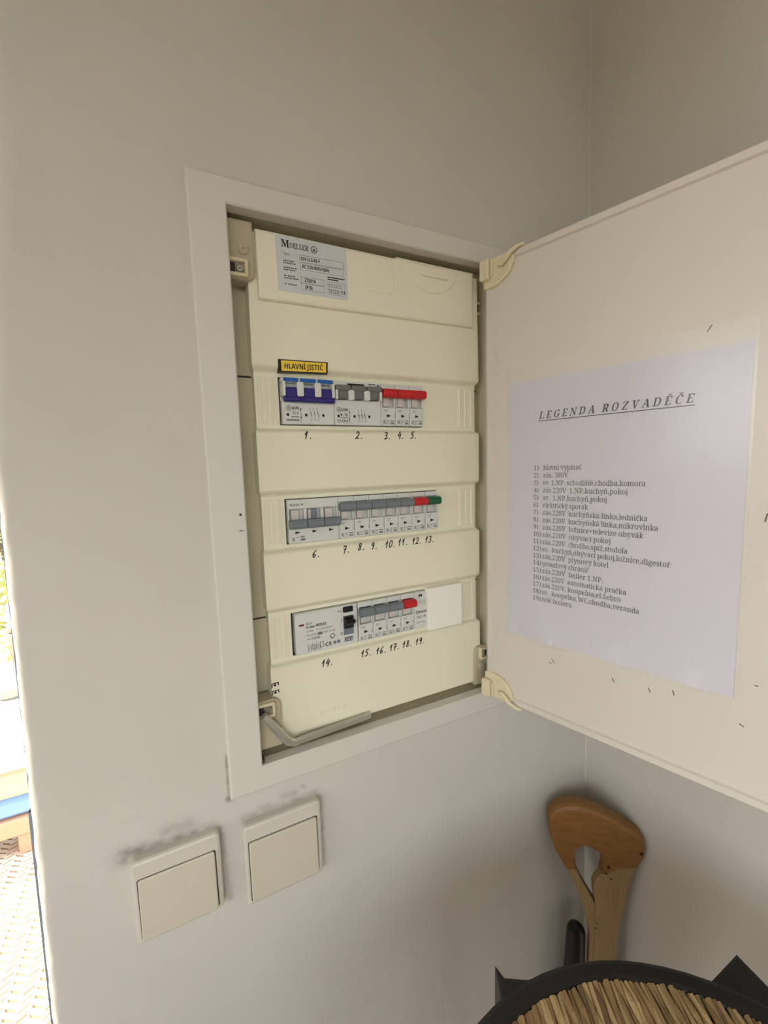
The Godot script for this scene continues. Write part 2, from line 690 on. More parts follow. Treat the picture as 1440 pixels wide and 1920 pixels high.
	quad(st, Vector3(xa, fl, back), Vector3(0.7, fl, back), Vector3(0.7, top, back), Vector3(xb, top, back), Vector3(0, 0, 1))
	for k in 8:
		var p := []
		var n := []
		for q in [[xa, fl, k], [xb, top, k], [xb, top, k + 1], [xa, fl, k + 1]]:
			var an: float = PI / 2 * q[2] / 8.0
			p.append(Vector3(q[0] - 0.0015 + 0.0015 * sin(an), q[1], z + 0.0015 - 0.0015 * cos(an)))
			n.append(Vector3(-sin(an), 0, cos(an)))
		smooth_quad(st, p, n)
	structure("wall_right", "white side wall in the corner to the right of the open box door", "wall", st, mats.plaster)

	st = begin()
	box(st, Vector3(-1.9, fl - 0.1, -0.26), Vector3(0.7, fl, back + 0.2))
	structure("floor", "brown wooden floor of the room", "floor", st, mats.floor_wood)
	st = begin()
	box(st, Vector3(-1.9, top, -0.26), Vector3(0.7, top + 0.12, back + 0.2))
	structure("ceiling", "white ceiling of the room", "ceiling", st, mats.plaster)

	# left of the doorway, the lintel
	st = begin()
	box(st, Vector3(-1.9, fl, -0.26), Vector3(-1.25, top, z))
	box(st, Vector3(-1.25, 2.1 - Y0, -0.26), Vector3(-0.2, top, z - 0.012))
	structure("wall_front", "white wall on the far side of the doorway with the lintel over it", "wall", st, mats.plaster)
	st = begin()  # unseen left wall; its window opening is added to brighten the box door
	box(st, Vector3(-1.9, fl, z), Vector3(-1.7, 0.95 - Y0, back))
	box(st, Vector3(-1.9, 1.8 - Y0, z), Vector3(-1.7, top, back))
	box(st, Vector3(-1.9, 0.95 - Y0, z), Vector3(-1.7, 1.8 - Y0, 0.35))
	box(st, Vector3(-1.9, 0.95 - Y0, 1.12), Vector3(-1.7, 1.8 - Y0, back))
	structure("wall_left", "white wall on the left of the room, with a window opening added for light", "wall", st, mats.plaster)
	# wall behind the camera with an unseen window opening added for soft light
	var w0 := -1.15
	var w1 := -0.10
	var wl := 0.98 - Y0
	var wh := 1.78 - Y0
	st = begin()
	box(st, Vector3(-1.9, fl, back), Vector3(0.7, wl, back + 0.2))
	box(st, Vector3(-1.9, wh, back), Vector3(0.7, top, back + 0.2))
	box(st, Vector3(-1.9, wl, back), Vector3(w0, wh, back + 0.2))
	box(st, Vector3(w1, wl, back), Vector3(0.7, wh, back + 0.2))
	structure("wall_rear", "white wall opposite the breaker box, with an unseen window opening added for light", "wall", st, mats.plaster)

	# the edge of the door frame seen past the worn corner
	st = begin()
	var fx := func(y: float) -> float: return -0.2510 + (y + 0.1466) * 0.0152
	for seg in [[-1.3, -0.41, 0.0022], [-0.41, 0.75, 0.0]]:
		var y0: float = seg[0]
		var y1: float = seg[1]
		for f in [[-0.12, Vector3(0, 0, 1)], [-0.17, Vector3(0, 0, -1)]]:
			quad(st, Vector3(fx.call(y0) - seg[2], y0, f[0]), Vector3(-0.2, y0, f[0]), Vector3(-0.2, y1, f[0]), Vector3(fx.call(y1) - seg[2], y1, f[0]), f[1])
		quad(st, Vector3(fx.call(y0) - seg[2], y0, -0.12), Vector3(fx.call(y0) - seg[2], y0, -0.17), Vector3(fx.call(y1) - seg[2], y1, -0.17), Vector3(fx.call(y1) - seg[2], y1, -0.12), Vector3(-1, 0, 0))
	structure("trim_1", "narrow grey edge of the door frame beside the worn wall corner", "door frame", st, mat("frame_grey", Color(0.42, 0.46, 0.50), 0.5))


# ------------------------------------------------------------------ outside, seen through the doorway
func outside() -> void:
	var fl := -Y0
	var st := begin()
	box(st, Vector3(-8, fl - 0.14, -9), Vector3(3, fl - 0.012, -0.26))
	structure("trim_2", "pale paved terrace outside the doorway", "terrace", st, mat("terrace_stone", Color(0.80, 0.77, 0.73), 0.9))
	# woven mat on the terrace: a base and raised zigzag strands
	var mt := thing("woven_mat", "cream and tan woven mat on the terrace floor outside the doorway", "mat")
	st = begin()
	box(st, Vector3(-1.7, fl - 0.012, -1.9), Vector3(-0.25, fl - 0.006, -0.3))
	part("backing", st, mat("mat_tan", Color(0.66, 0.54, 0.40), 0.9), mt)
	st = begin()
	var rg := RandomNumberGenerator.new()
	rg.seed = 9
	var gx := -1.68
	var col := 0
	while gx < -0.28:
		var gz := -1.88 + (0.011 if col % 2 else 0.0)
		while gz < -0.33:
			var c := Vector3(gx, fl - 0.006, gz)
			var d := Vector3(0.016, 0, 0.009 if col % 2 else -0.009)
			var n := Vector3(-d.z, 0, d.x).normalized() * 0.0052
			var hgt := Vector3(0, 0.004 + 0.002 * rg.randf(), 0)
			var q := [c - d - n, c + d - n, c + d + n, c - d + n]
			var t := [q[0] * 1.0 + hgt, q[1] + hgt, q[2] + hgt, q[3] + hgt]
			quad(st, t[0], t[1], t[2], t[3], Vector3.UP)
			for k in 4:
				var j := (k + 1) % 4
				quad(st, q[k], q[j], t[j], t[k], (q[k] + q[j]) * 0.5 - c)
			gz += 0.021
		gx += 0.029
		col += 1
	part("weave", st, mat("mat_cream", Color(0.87, 0.82, 0.75), 0.9), mt).set_meta("kind", "stuff")
	settle(mt)

	# daybed base made of a pallet
	var pal := thing("pallet", "orange-brown wooden pallet under the cream mattress outside the doorway", "pallet")
	var wood := mat("pallet_wood", Color(0.80, 0.61, 0.50), 0.7)
	for k in 3:
		st = begin()
		box(st, Vector3(-1.75, fl + 0.072, -1.43 - 0.32 * k), Vector3(-0.575, fl + 0.132, -1.33 - 0.32 * k), 0.003)
		part("deck_board", st, wood, pal)
	for bx in [-1.72, -1.2, -0.665]:
		for k in 3:
			st = begin()
			box(st, Vector3(bx, fl + 0.0005, -1.43 - 0.32 * k), Vector3(bx + 0.075, fl + 0.072, -1.335 - 0.32 * k), 0.003)
			part("block", st, wood, pal)
	settle(pal)
	var plank := thing("painted_board", "light blue painted board lying between the pallet and the mattress", "board")
	st = begin()
	box(st, Vector3(-1.7, fl + 0.132, -2.0), Vector3(-0.56, fl + 0.205, -1.335), 0.02)
	part("board", st, mat("blue_paint", Color(0.50, 0.63, 0.80), 0.5), plank)
	settle(plank)
	var mattress := thing("mattress", "thick cream mattress with a white top on the blue board", "mattress")
	st = begin()
	box(st, Vector3(-1.7, fl + 0.205, -2.02), Vector3(-0.5, fl + 0.312, -1.33), 0.02)
	part("filling", st, mat("cream_cloth", Color(0.80, 0.73, 0.62), 0.95), mattress)
	st = begin()
	box(st, Vector3(-1.72, fl + 0.312, -2.04), Vector3(-0.49, fl + 0.332, -1.315), 0.009)
	part("blanket", st, mat("white_cloth", Color(0.90, 0.91, 0.91), 0.95), mattress)
	settle(mattress)
	# a grey cloth cushion, pots on a shelf, blue boards and shrubs behind
	var pouch := thing("cloth_cushion", "small grey crumpled cushion at the far end of the white mattress", "cushion")
	st = begin()
	lathe(st, [[0.0, 0.0], [0.05, 0.0], [0.075, 0.02], [0.07, 0.045], [0.04, 0.075], [0.0, 0.09]], Vector3(-0.80, fl + 0.332, -1.91), 14)
	part("cover", st, mat("grey_cloth", Color(0.55, 0.53, 0.47), 0.95), pouch)
	settle(pouch)
	var shelf := thing("shelf_frame", "pale blue metal shelf frame behind the mattress carrying the flowerpots", "shelf")
	for px in [-1.5, -1.22, -0.945, -0.60]:
		st = begin()
		box(st, Vector3(px, fl - 0.012, -2.44), Vector3(px + 0.03, fl + 0.62, -2.41), 0.003)
		part("post", st, mat("pale_blue", Color(0.66, 0.80, 0.86), 0.5), shelf)
	st = begin()
	box(st, Vector3(-1.55, fl + 0.285, -2.42), Vector3(-0.5, fl + 0.305, -2.18), 0.003)
	part("shelf_board", st, mats.pale_blue, shelf)
	settle(shelf)
	var pot := thing("flower_pot", "tall orange terracotta flowerpot at the doorway edge", "flowerpot", "terracotta pots")
	st = begin()
	lathe(st, [[0.0, 0.0], [0.048, 0.0], [0.072, 0.15], [0.084, 0.15], [0.084, 0.205], [0.074, 0.205], [0.07, 0.18], [0.0, 0.18]], Vector3.ZERO, 20)
	part("clay_body", st, mat("terracotta", Color(0.80, 0.60, 0.48), 0.8), pot)
	st = begin()
	lathe(st, [[0.071, 0.185], [0.0, 0.192]], Vector3.ZERO, 16)
	part("soil", st, mat("soil", Color(0.25, 0.2, 0.15), 0.95), pot)
	pot.position = Vector3(-0.845, fl + Y0 + 0.306, -2.29)
	var pot2 := copy_of(pot, "reddish terracotta flowerpot further left at the frame edge")
	pot2.position = Vector3(-1.03, fl + Y0 + 0.306, -2.29)
	pot2.scale = Vector3(0.95, 0.82, 0.95)
	var fence := thing("blue_fence", "blue painted timber fence of upright boards behind the shelf", "fence")
	for k in 10:
		st = begin()
		box(st, Vector3(-2.79 + 0.17 * k, fl - 0.012, -2.59), Vector3(-2.64 + 0.17 * k, fl + 0.80, -2.565), 0.003)
		part("board", st, mats.blue_paint, fence)
	for ry in [0.2, 0.62]:
		st = begin()
		box(st, Vector3(-2.8, fl + ry, -2.62), Vector3(-1.11, fl + ry + 0.07, -2.59), 0.003)
		part("rail", st, mats.blue_paint, fence)
	settle(fence)
	rg.seed = 77
	for b in [[-1.0, -3.05, 1.15, "yellow-green shrub outside, behind the flowerpots", Color(0.66, 0.64, 0.34)], [-2.0, -4.6, 2.0, "tall yellow-green shrub standing beyond the fence", Color(0.50, 0.60, 0.30)]]:
		var sh := thing("shrub", b[3], "shrub")
		st = begin()
		var stems := begin()
		var hgt: float = b[2]
		for k in 9:
			var p0 := Vector3(b[0] + rg.randf_range(-0.08, 0.08), fl - 0.012, b[1] + rg.randf_range(-0.08, 0.08))
			var p1 := p0 + Vector3(rg.randf_range(-0.3, 0.3) * hgt, hgt * rg.randf_range(0.7, 1.0), rg.randf_range(-0.2, 0.2) * hgt)
			tube(stems, [p0, p0.lerp(p1, 0.5) + Vector3(0, 0.05, 0), p1], [0.008, 0.006, 0.003], 5)
			for j in 110:
				var t := rg.randf_range(0.25, 1.0)
				var c := p0.lerp(p1, t) + Vector3(rg.randf_range(-1, 1), rg.randf_range(-1, 1), rg.randf_range(-1, 1)) * 0.16 * hgt
				var d := Vector3(rg.randf_range(-1, 1), rg.randf_range(-0.6, 0.6), rg.randf_range(-1, 1)).normalized() * 0.035
				var e := d.cross(Vector3(rg.randf_range(-1, 1), 1, rg.randf_range(-1, 1))).normalized() * 0.014
				quad(st, c - d, c + e, c + d, c - e, Vector3.UP)
		part("stems", stems, mat("stem_brown", Color(0.36, 0.28, 0.18), 0.9), sh)
		var leaf := mat("leaf_%s" % str(b[2]), b[4], 0.7)
		leaf.cull_mode = BaseMaterial3D.CULL_DISABLED
		part("foliage", st, leaf, sh).set_meta("kind", "stuff")
		settle(sh)


# ------------------------------------------------------------------ the box in the wall
func ring(st: SurfaceTool, o: Array, i: Array, zo: float, zi: float) -> void:
	# a band between two rectangles [x0, y0, x1, y1] at two depths, facing out of the wall
	var a := [Vector3(o[0], o[1], zo), Vector3(o[2], o[1], zo), Vector3(o[2], o[3], zo), Vector3(o[0], o[3], zo)]
	var b := [Vector3(i[0], i[1], zi), Vector3(i[2], i[1], zi), Vector3(i[2], i[3], zi), Vector3(i[0], i[3], zi)]
	for k in 4:
		var j := (k + 1) % 4
		var hint := Vector3(0, 0, 1)
		if absf(zo - zi) > 1e-6 and absf(o[0] - i[0]) < 1e-6:
			hint = [Vector3(0, 1, 0), Vector3(-1, 0, 0), Vector3(0, -1, 0), Vector3(1, 0, 0)][k] * (1.0 if zo > zi else -1.0)
		quad(st, a[k], a[j], b[j], b[k], hint)


func grow(r: Array, d: float) -> Array:
	return [r[0] - d, r[1] - d, r[2] + d, r[3] + d]


func cabinet() -> void:
	var cab := thing("distribution_box", "white flush distribution box with its hinged door standing open, set in the wall", "breaker box")
	var outer := [-0.0715, -0.3823, 0.2815, 0.1826]
	var inner := [XL, YB, XR, YT]
	var st := begin()
	ring(st, outer, outer, -0.0085, -0.0018)
	ring(st, outer, grow(outer, -0.0018), -0.0018, 0.0)
	ring(st, grow(outer, -0.0018), grow(inner, 0.0012), 0.0, 0.0)
	ring(st, grow(inner, 0.0012), inner, 0.0, -0.0012)
	ring(st, inner, inner, -0.0012, -0.013)
	ring(st, inner, grow(inner, 0.003), -0.013, -0.0131)
	part("trim_frame", st, mats.trim_paint, cab)
	# plastic box behind
	st = begin()
	var tub := grow(inner, 0.003)
	ring(st, tub, tub, -0.0131, -0.036)
	ring(st, tub, grow(tub, -0.026), -0.036, -0.036)
	ring(st, grow(tub, -0.026), grow(tub, -0.026), -0.036, -0.095)
	flat(st, tub[0] + 0.026, tub[1] + 0.026, tub[2] - 0.026, tub[3] - 0.026, -0.095)
	part("back_box", st, mats.box_plastic, cab)
	for y in [0.0238, -0.2198]:
		st = begin()
		box(st, Vector3(XL - 0.003, y - 0.0008, -0.0365), Vector3(-0.02, y + 0.0008, -0.0352))
		part("seam", st, mats.dirt, cab)
		st = begin()
		box(st, Vector3(0.235, y - 0.0008, -0.0365), Vector3(XR + 0.003, y + 0.0008, -0.0352))
		part("seam", st, mats.dirt, cab)
	st = begin()
	for s in [[-0.0456, -0.1073, 0.0012], [-0.0462, -0.1075, 0.0007], [-0.046, -0.1221, 0.0007], [-0.0475, -0.1225, 0.0005], [-0.0444, -0.1222, 0.0005]]:
		disc(st, Vector2(s[0], s[1]), s[2], 0.0003, 7)
	box(st, Vector3(XL - 0.001, YB - 0.0002, -0.013), Vector3(XL + 0.003, YB + 0.003, -0.004))
	part("dirt_speck", st, mats.dirt, cab).set_meta("kind", "stuff")
	st = begin()
	box(st, Vector3(-0.0168, 0.1775, -0.001), Vector3(-0.0160, 0.184, 0.0004), 0.0002)
	part("filler_ridge", st, mats.trim_paint, cab)

	# four corner clips that hold the inner cover
	clip(cab, Vector3(XL, 0.1055, -0.0135), 1.0, 1.0)
	clip(cab, Vector3(XL + 0.0005, -0.2985, -0.0130), 1.0, -1.0)
	clip(cab, Vector3(XR + 0.002, 0.1120, -0.0280), -0.75, 1.0)
	clip(cab, Vector3(XR + 0.004, -0.3025, -0.0150), -0.9, -1.0)

	# the door, in its own axes: x from the hinge outwards, z out of its inner face
	var door := Node3D.new()
	door.name = "door"
	cab.add_child(door)
	door.position = Vector3(0.2327, 0, 0.010)
	door.rotation.y = -1.2735
	door.set_meta("label", "white sheet-metal door standing open to the right")
	st = begin()
	var y0 := -0.3525
	var y1 := 0.1573
	var dr := [0.0, y0, 0.285, y1]
	ring(st, dr, dr, -0.012, 0.0)
	ring(st, dr, grow(dr, -0.0012), 0.0, 0.0012)
	ring(st, grow(dr, -0.0012), grow(dr, -0.007), 0.0012, 0.0012)
	ring(st, grow(dr, -0.007), grow(dr, -0.0085), 0.0012, -0.0012)
	flat(st, dr[0] + 0.0085, dr[1] + 0.0085, dr[2] - 0.0085, dr[3] - 0.0085, -0.0012)
	quad(st, Vector3(dr[0], y0, -0.012), Vector3(dr[2], y0, -0.012), Vector3(dr[2], y1, -0.012), Vector3(dr[0], y1, -0.012), Vector3(0, 0, -1))
	part("door_panel", st, mats.door_paint, door)
	for s in [1.0, -1.0]:
		var cy := 0.1573 if s > 0 else -0.3525
		hinge(door, cy, s)
	st = begin()
	for k in [[0.0819, -0.2836, 0.0045, -0.9], [0.0789, -0.2866, 0.002, -0.5], [0.1426, -0.2834, 0.004, -1.1], [0.1738, -0.2819, 0.004, -1.2], [0.1925, -0.2773, 0.004, -1.3], [0.24, -0.2869, 0.003, -0.5], [0.2474, -0.2501, 0.0016, 0.0], [0.006, 0.0264, 0.0016, 0.2], [0.2054, 0.0345, 0.005, 1.0], [0.2465, -0.115, 0.006, 1.4]]:
		var d: Vector2 = Vector2(cos(k[3]), sin(k[3])) * k[2] * 0.5
		stroke(st, [Vector2(k[0], k[1]) - d, Vector2(k[0], k[1]) + d], 0.0009, -0.0010)
	part("scuff_marks", st, mat("scuff", Color(0.40, 0.35, 0.29), 0.8), door).set_meta("kind", "stuff")
	settle(cab)


func clip(cab: Node3D, c: Vector3, sx: float, sy: float) -> void:
	X = Transform3D(Basis.from_scale(Vector3(sx, sy, 1)), c)
	var st := begin()
	# plate with one generously rounded corner
	var p := PackedVector2Array([Vector2(0, 0.0515), Vector2(0, 0.0)])
	for i in 7:
		var a := lerpf(-PI / 2, 0.0, i / 6.0)
		p.append(Vector2(0.0145 + 0.0088 * cos(a), 0.0088 + 0.0088 * sin(a)))
	p.append(Vector2(0.0230, 0.0515))
	prism(st, p, -0.018, 0.0, 0.0014)
	var body := part("cover_clip", st, mats.clip_plastic, cab)
	st = begin()
	# open square socket standing proud of the plate
	for e in [[0.0005, 0.0010, 0.0165, 0.0040], [0.0005, 0.0135, 0.0150, 0.0165], [0.0140, 0.0020, 0.0168, 0.0160]]:
		box(st, Vector3(e[0], e[1], -0.001), Vector3(e[2], e[3], 0.0048), 0.0007)
	part("socket", st, mats.hinge_plastic, body)
	st = begin()
	lathe(st, [[0.0048, -0.001], [0.0048, 0.0016], [0.0040, 0.0024], [0.0014, 0.0024], [0.0010, 0.0012], [0.0, 0.0012]], Vector3(0.0140, 0.0262, 0.0), 16, true)
	box(st, Vector3(0.0104, 0.0255, 0.0018), Vector3(0.0176, 0.0269, 0.0028))
	box(st, Vector3(0.0133, 0.0226, 0.0018), Vector3(0.0147, 0.0298, 0.0028))
	part("screw", st, mats.clip_plastic, body)
	st = begin()
	lathe(st, [[0.0036, -0.001], [0.0036, 0.0012], [0.0028, 0.0020], [0.0008, 0.0020], [0.0, 0.0008]], Vector3(0.0098, 0.0088, 0.0), 14, true)
	part("screw_head", st, mats.screw_steel, body)
	st = begin()
	box(st, Vector3(0.0008, 0.0042, -0.0005), Vector3(0.0060, 0.0133, 0.0004))
	part("socket_shade", st, mats.dirt, body)  # dark plate: painted shade inside the socket
	X = Transform3D()


func hinge(door: Node3D, cy: float, s: float) -> void:
	X = Transform3D(Basis.from_scale(Vector3(1, s, 1)), Vector3(0, cy, 0.0))
	var st := begin()
	# rounded plate, shaped like a quarter leaf towards the middle of the door
	var p := PackedVector2Array([Vector2(-0.003, -0.0005), Vector2(0.030, -0.0005), Vector2(0.036, -0.006), Vector2(0.035, -0.013)])
	for i in 7:
		var a := lerpf(0.1, 1.45, i / 6.0)
		p.append(Vector2(-0.001 + 0.035 * cos(a), -0.012 - 0.020 * sin(a)))
	p.append(Vector2(-0.002, -0.030))
	prism(st, p, -0.004, 0.0035, 0.0016)
	part("hinge_plate", st, mats.hinge_plastic, door, "cream plastic hinge plate")
	st = begin()
	box(st, Vector3(-0.003, -0.0235, 0.0), Vector3(0.0085, -0.002, 0.0105), 0.0016)
	box(st, Vector3(0.0085, -0.0205, 0.0), Vector3(0.0112, -0.004, 0.0065), 0.001)
	part("hinge_block", st, mats.hinge_plastic, door)
	st = begin()
	tube(st, [Vector3(0.019, -0.0105, 0.005), Vector3(0.0235, -0.0125, 0.0065), Vector3(0.028, -0.009, 0.0068), Vector3(0.033, -0.0035, 0.006), Vector3(0.041, 0.0005, 0.004), Vector3(0.047, 0.001, 0.002)], [0.0022, 0.0026, 0.0026, 0.0026, 0.0022, 0.0016], 8)
	part("spring_arm", st, mats.hinge_plastic, door)
	st = begin()
	tube(st, [Vector3(0.0085, -0.0255, 0.003), Vector3(0.018, -0.0245, 0.0038), Vector3(0.027, -0.0185, 0.0038), Vector3(0.031, -0.0125, 0.003)], [0.0012, 0.0018, 0.0018, 0.0012], 8)
	part("hinge_rib", st, mats.hinge_plastic, door)
	X = Transform3D()


# ------------------------------------------------------------------ inner cover
func breaker_cover() -> void:
	var cov := thing("breaker_cover", "cream moulded plastic inner cover with three recessed rows of breakers", "panel cover")
	var za := -0.019
	var zr := -0.0250
	var zh := -0.014
	# rows of the cover from top to bottom: [y, z, left, right]
	var xl := -0.024
	var xr := 0.2445
	var prof := [[0.1530, -0.045, xl + 0.002, xr - 0.002], [0.1530, za - 0.002, xl + 0.002, xr - 0.002], [0.1515, za, xl + 0.002, xr - 0.002]]
	for k in 3:
		var c: float = ROWS[k]
		prof.append([c + 0.0330, za, xl, xr])
		prof.append([c + 0.0312, za - 0.0012, xl + 0.0004, xr - 0.0004])
		prof.append([c + 0.0280, zr + 0.0008, xl + 0.002, xr - 0.002])
		prof.append([c + 0.0268, zr, xl + 0.002, xr - 0.002])
		prof.append([c - 0.0262, zr, xl + 0.002, xr - 0.002])
		prof.append([c - 0.0274, zr + 0.0008, xl + 0.002, xr - 0.002])
		prof.append([c - 0.0296, za - 0.0012, xl + 0.0004, xr - 0.0004])
		prof.append([c - 0.0312, za, xl, xr])
	prof.append([-0.3500, za, xl, xr])
	prof.append([-0.3515, za - 0.002, xl, xr])
	prof.append([-0.3515, -0.045, xl, xr])
	var ends := [X0 + 9 * M, X0 + 10 * M, X0 + 9 * M]
	var st := begin()
	for i in prof.size() - 1:
		var a: Array = prof[i]
		var b: Array = prof[i + 1]
		var hint := Vector3(0, 0.001, 1)
		if i == 0:
			hint = Vector3(0, 1, 0)
		elif i == prof.size() - 2:
			hint = Vector3(0, -1, 0)
		var row := -1
		for k in 3:
			if absf(a[0] - (ROWS[k] + 0.0268)) < 1e-5:
				row = k
		if row < 0:
			quad(st, Vector3(a[2], a[0], a[1]), Vector3(a[3], a[0], a[1]), Vector3(b[3], b[0], b[1]), Vector3(b[2], b[0], b[1]), hint)
		else:
			var s0 := X0 - 0.0016
			var s1: float = ends[row] + 0.0006
			var t: float = ROWS[row] + 0.0234
			var u: float = ROWS[row] - 0.0234
			flat(st, a[2], b[0], s0, a[0], zr)
			flat(st, s1, b[0], a[3], a[0], zr)
			flat(st, s0, t, s1, a[0], zr)
			flat(st, s0, b[0], s1, u, zr)
			quad(st, Vector3(s0, t, zr), Vector3(s0, u, zr), Vector3(s0, u, zr - 0.003), Vector3(s0, t, zr - 0.003), Vector3(1, 0, 0))
			quad(st, Vector3(s1, t, zr), Vector3(s1, u, zr), Vector3(s1, u, zr - 0.003), Vector3(s1, t, zr - 0.003), Vector3(-1, 0, 0))
			quad(st, Vector3(s0, t, zr), Vector3(s1, t, zr), Vector3(s1, t, zr - 0.003), Vector3(s0, t, zr - 0.003), Vector3(0, -1, 0))
			quad(st, Vector3(s0, u, zr), Vector3(s1, u, zr), Vector3(s1, u, zr - 0.003), Vector3(s0, u, zr - 0.003), Vector3(0, 1, 0))
		# side walls
		quad(st, Vector3(a[2], a[0], a[1]), Vector3(b[2], b[0], b[1]), Vector3(b[2] - 0.001, b[0], -0.045), Vector3(a[2] - 0.001, a[0], -0.045), Vector3(-1, 0, 0))
		quad(st, Vector3(a[3], a[0], a[1]), Vector3(b[3], b[0], b[1]), Vector3(b[3] + 0.001, b[0], -0.045), Vector3(a[3] + 0.001, a[0], -0.045), Vector3(1, 0, 0))
	part("cover_shell", st, mats.cover_plastic, cov)
	# raised header with a bevelled lower edge
	st = begin()
	var hp := PackedVector2Array([Vector2(-0.0150, 0.0905), Vector2(0.2345, 0.0945), Vector2(0.2345, 0.1555), Vector2(0.1320, 0.1555), Vector2(0.1300, 0.1535), Vector2(-0.0150, 0.1535)])
	hp[0].y = 0.0915
	hp[1].y = 0.0935
	prism(st, hp, za - 0.003, zh, 0.0032)
	var head := part("header_plate", st, mats.cover_plastic, cov)
	# square knock-out and the round hatch with a finger grip
	st = begin()
	prism(st, rrect(0.0955, 0.1150, 0.1275, 0.1450, 0.001), zh - 0.001, zh + 0.0008, 0.0007)
	part("knock_out", st, mats.cover_plastic, head)
	st = begin()
	var hatch := PackedVector2Array()
	for i in 25:
		var an := lerpf(-0.05, -PI + 0.05, i / 24.0)
		hatch.append(Vector2(0.1755 + 0.0345 * cos(an), 0.1530 + 0.0300 * sin(an)))
	prism(st, hatch, zh - 0.001, zh + 0.0011, 0.0009)
	part("hatch", st, mats.cover_plastic, head)
	st = begin()
	prism(st, rrect(0.1610, 0.1395, 0.1960, 0.1450, 0.002), zh, zh + 0.0042, 0.0018)
	part("finger_grip", st, mats.cover_plastic, head)
	# rating plate
	rating_plate(cov, zh)
	# ribbed pads beside the rows
	for k in 3:
		for e in [[-0.0190, -0.0032], [0.2168, 0.2395]]:
			if k == 0 or e[0] < 0.0 or true:
				st = begin()
				var c: float = ROWS[k]
				prism(st, rrect(e[0], c - 0.0225, e[1], c + 0.0230, 0.0015), zr - 0.001, zr + 0.0007, 0.0006)
				for j in 3:
					var rx: float = lerpf(e[0] + 0.003, e[1] - 0.003, j / 2.0)
					box(st, Vector3(rx - 0.0011, c - 0.0215, zr), Vector3(rx + 0.0011, c + 0.022, zr + 0.0013), 0.0005)
				part("ribbed_pad", st, mats.cover_plastic, cov)
	# yellow sticker
	st = begin()
	prism(st, PackedVector2Array([Vector2(0.0005, 0.0270), Vector2(0.0506, 0.0284), Vector2(0.0514, 0.0400), Vector2(0.0007, 0.0392)]), zr, za + 0.0004)
	var stick := part("warning_sticker", st, mats.black_plastic, cov, "black-edged yellow sticker reading HLAVNÍ JISTIČ")
	st = begin()
	prism(st, PackedVector2Array([Vector2(0.0037, 0.0283), Vector2(0.0490, 0.0295), Vector2(0.0496, 0.0390), Vector2(0.0037, 0.0382)]), za, za + 0.00055)
	part("yellow_field", st, mats.yellow_print, stick)
	st = begin()
	X = Transform3D(Basis(Vector3(0, 0, 1), 0.022), Vector3(0.0068, 0.0306, 0))
	letters(st, "HLAVNÍ JISTIČ", sans_bold, 0, 0, 0.0050, za + 0.0007, 0.0390)
	X = Transform3D()
	part("lettering", st, mats.ink, stick)
	# two little warning symbols at the lower left
	st = begin()
	for y in [-0.2875, -0.2955]:
		var x := -0.0205
		stroke(st, [Vector2(x - 0.003, y - 0.002), Vector2(x - 0.003, y + 0.002), Vector2(x + 0.0035, y + 0.0022), Vector2(x + 0.0035, y - 0.0005)], 0.0010, za + 0.0002)
		disc(st, Vector2(x, y), 0.0014, za + 0.0002, 8)
	part("warning_symbol", st, mat("brown_ink", Color(0.16, 0.09, 0.08), 0.7), cov)
	# raised moulding marks
	st = begin()
	for k in 8:
		var x := 0.0255 + 0.004 * k
		box(st, Vector3(x, -0.3350, za - 0.0005), Vector3(x + 0.0009, -0.3305, za + 0.0006), 0.0002)
		box(st, Vector3(x, -0.3305, za - 0.0005), Vector3(x + 0.0026, -0.3297, za + 0.0006), 0.0002)
	part("moulded_marks", st, mats.cover_plastic, cov)
	# handwritten numbers under every breaker
	var at := [[0.0268, -0.0334], [0.0831, -0.0331], [0.1171, -0.0335], [0.1339, -0.0328], [0.1506, -0.0327], [0.0293, -0.1558], [0.0633, -0.1551], [0.0810, -0.1542], [0.0965, -0.1547], [0.1166, -0.1551], [0.1332, -0.1544], [0.1518, -0.1551], [0.1695, -0.1550], [0.0360, -0.2766], [0.0822, -0.2764], [0.1010, -0.2775], [0.1183, -0.2775], [0.1355, -0.2774], [0.1533, -0.2779]]
	for i in 19:
		st = begin()
		write_number(st, i + 1, at[i][0], at[i][1], za + 0.0003)
		part("handwritten_number", st, mats.ink, cov)
	settle(cov)


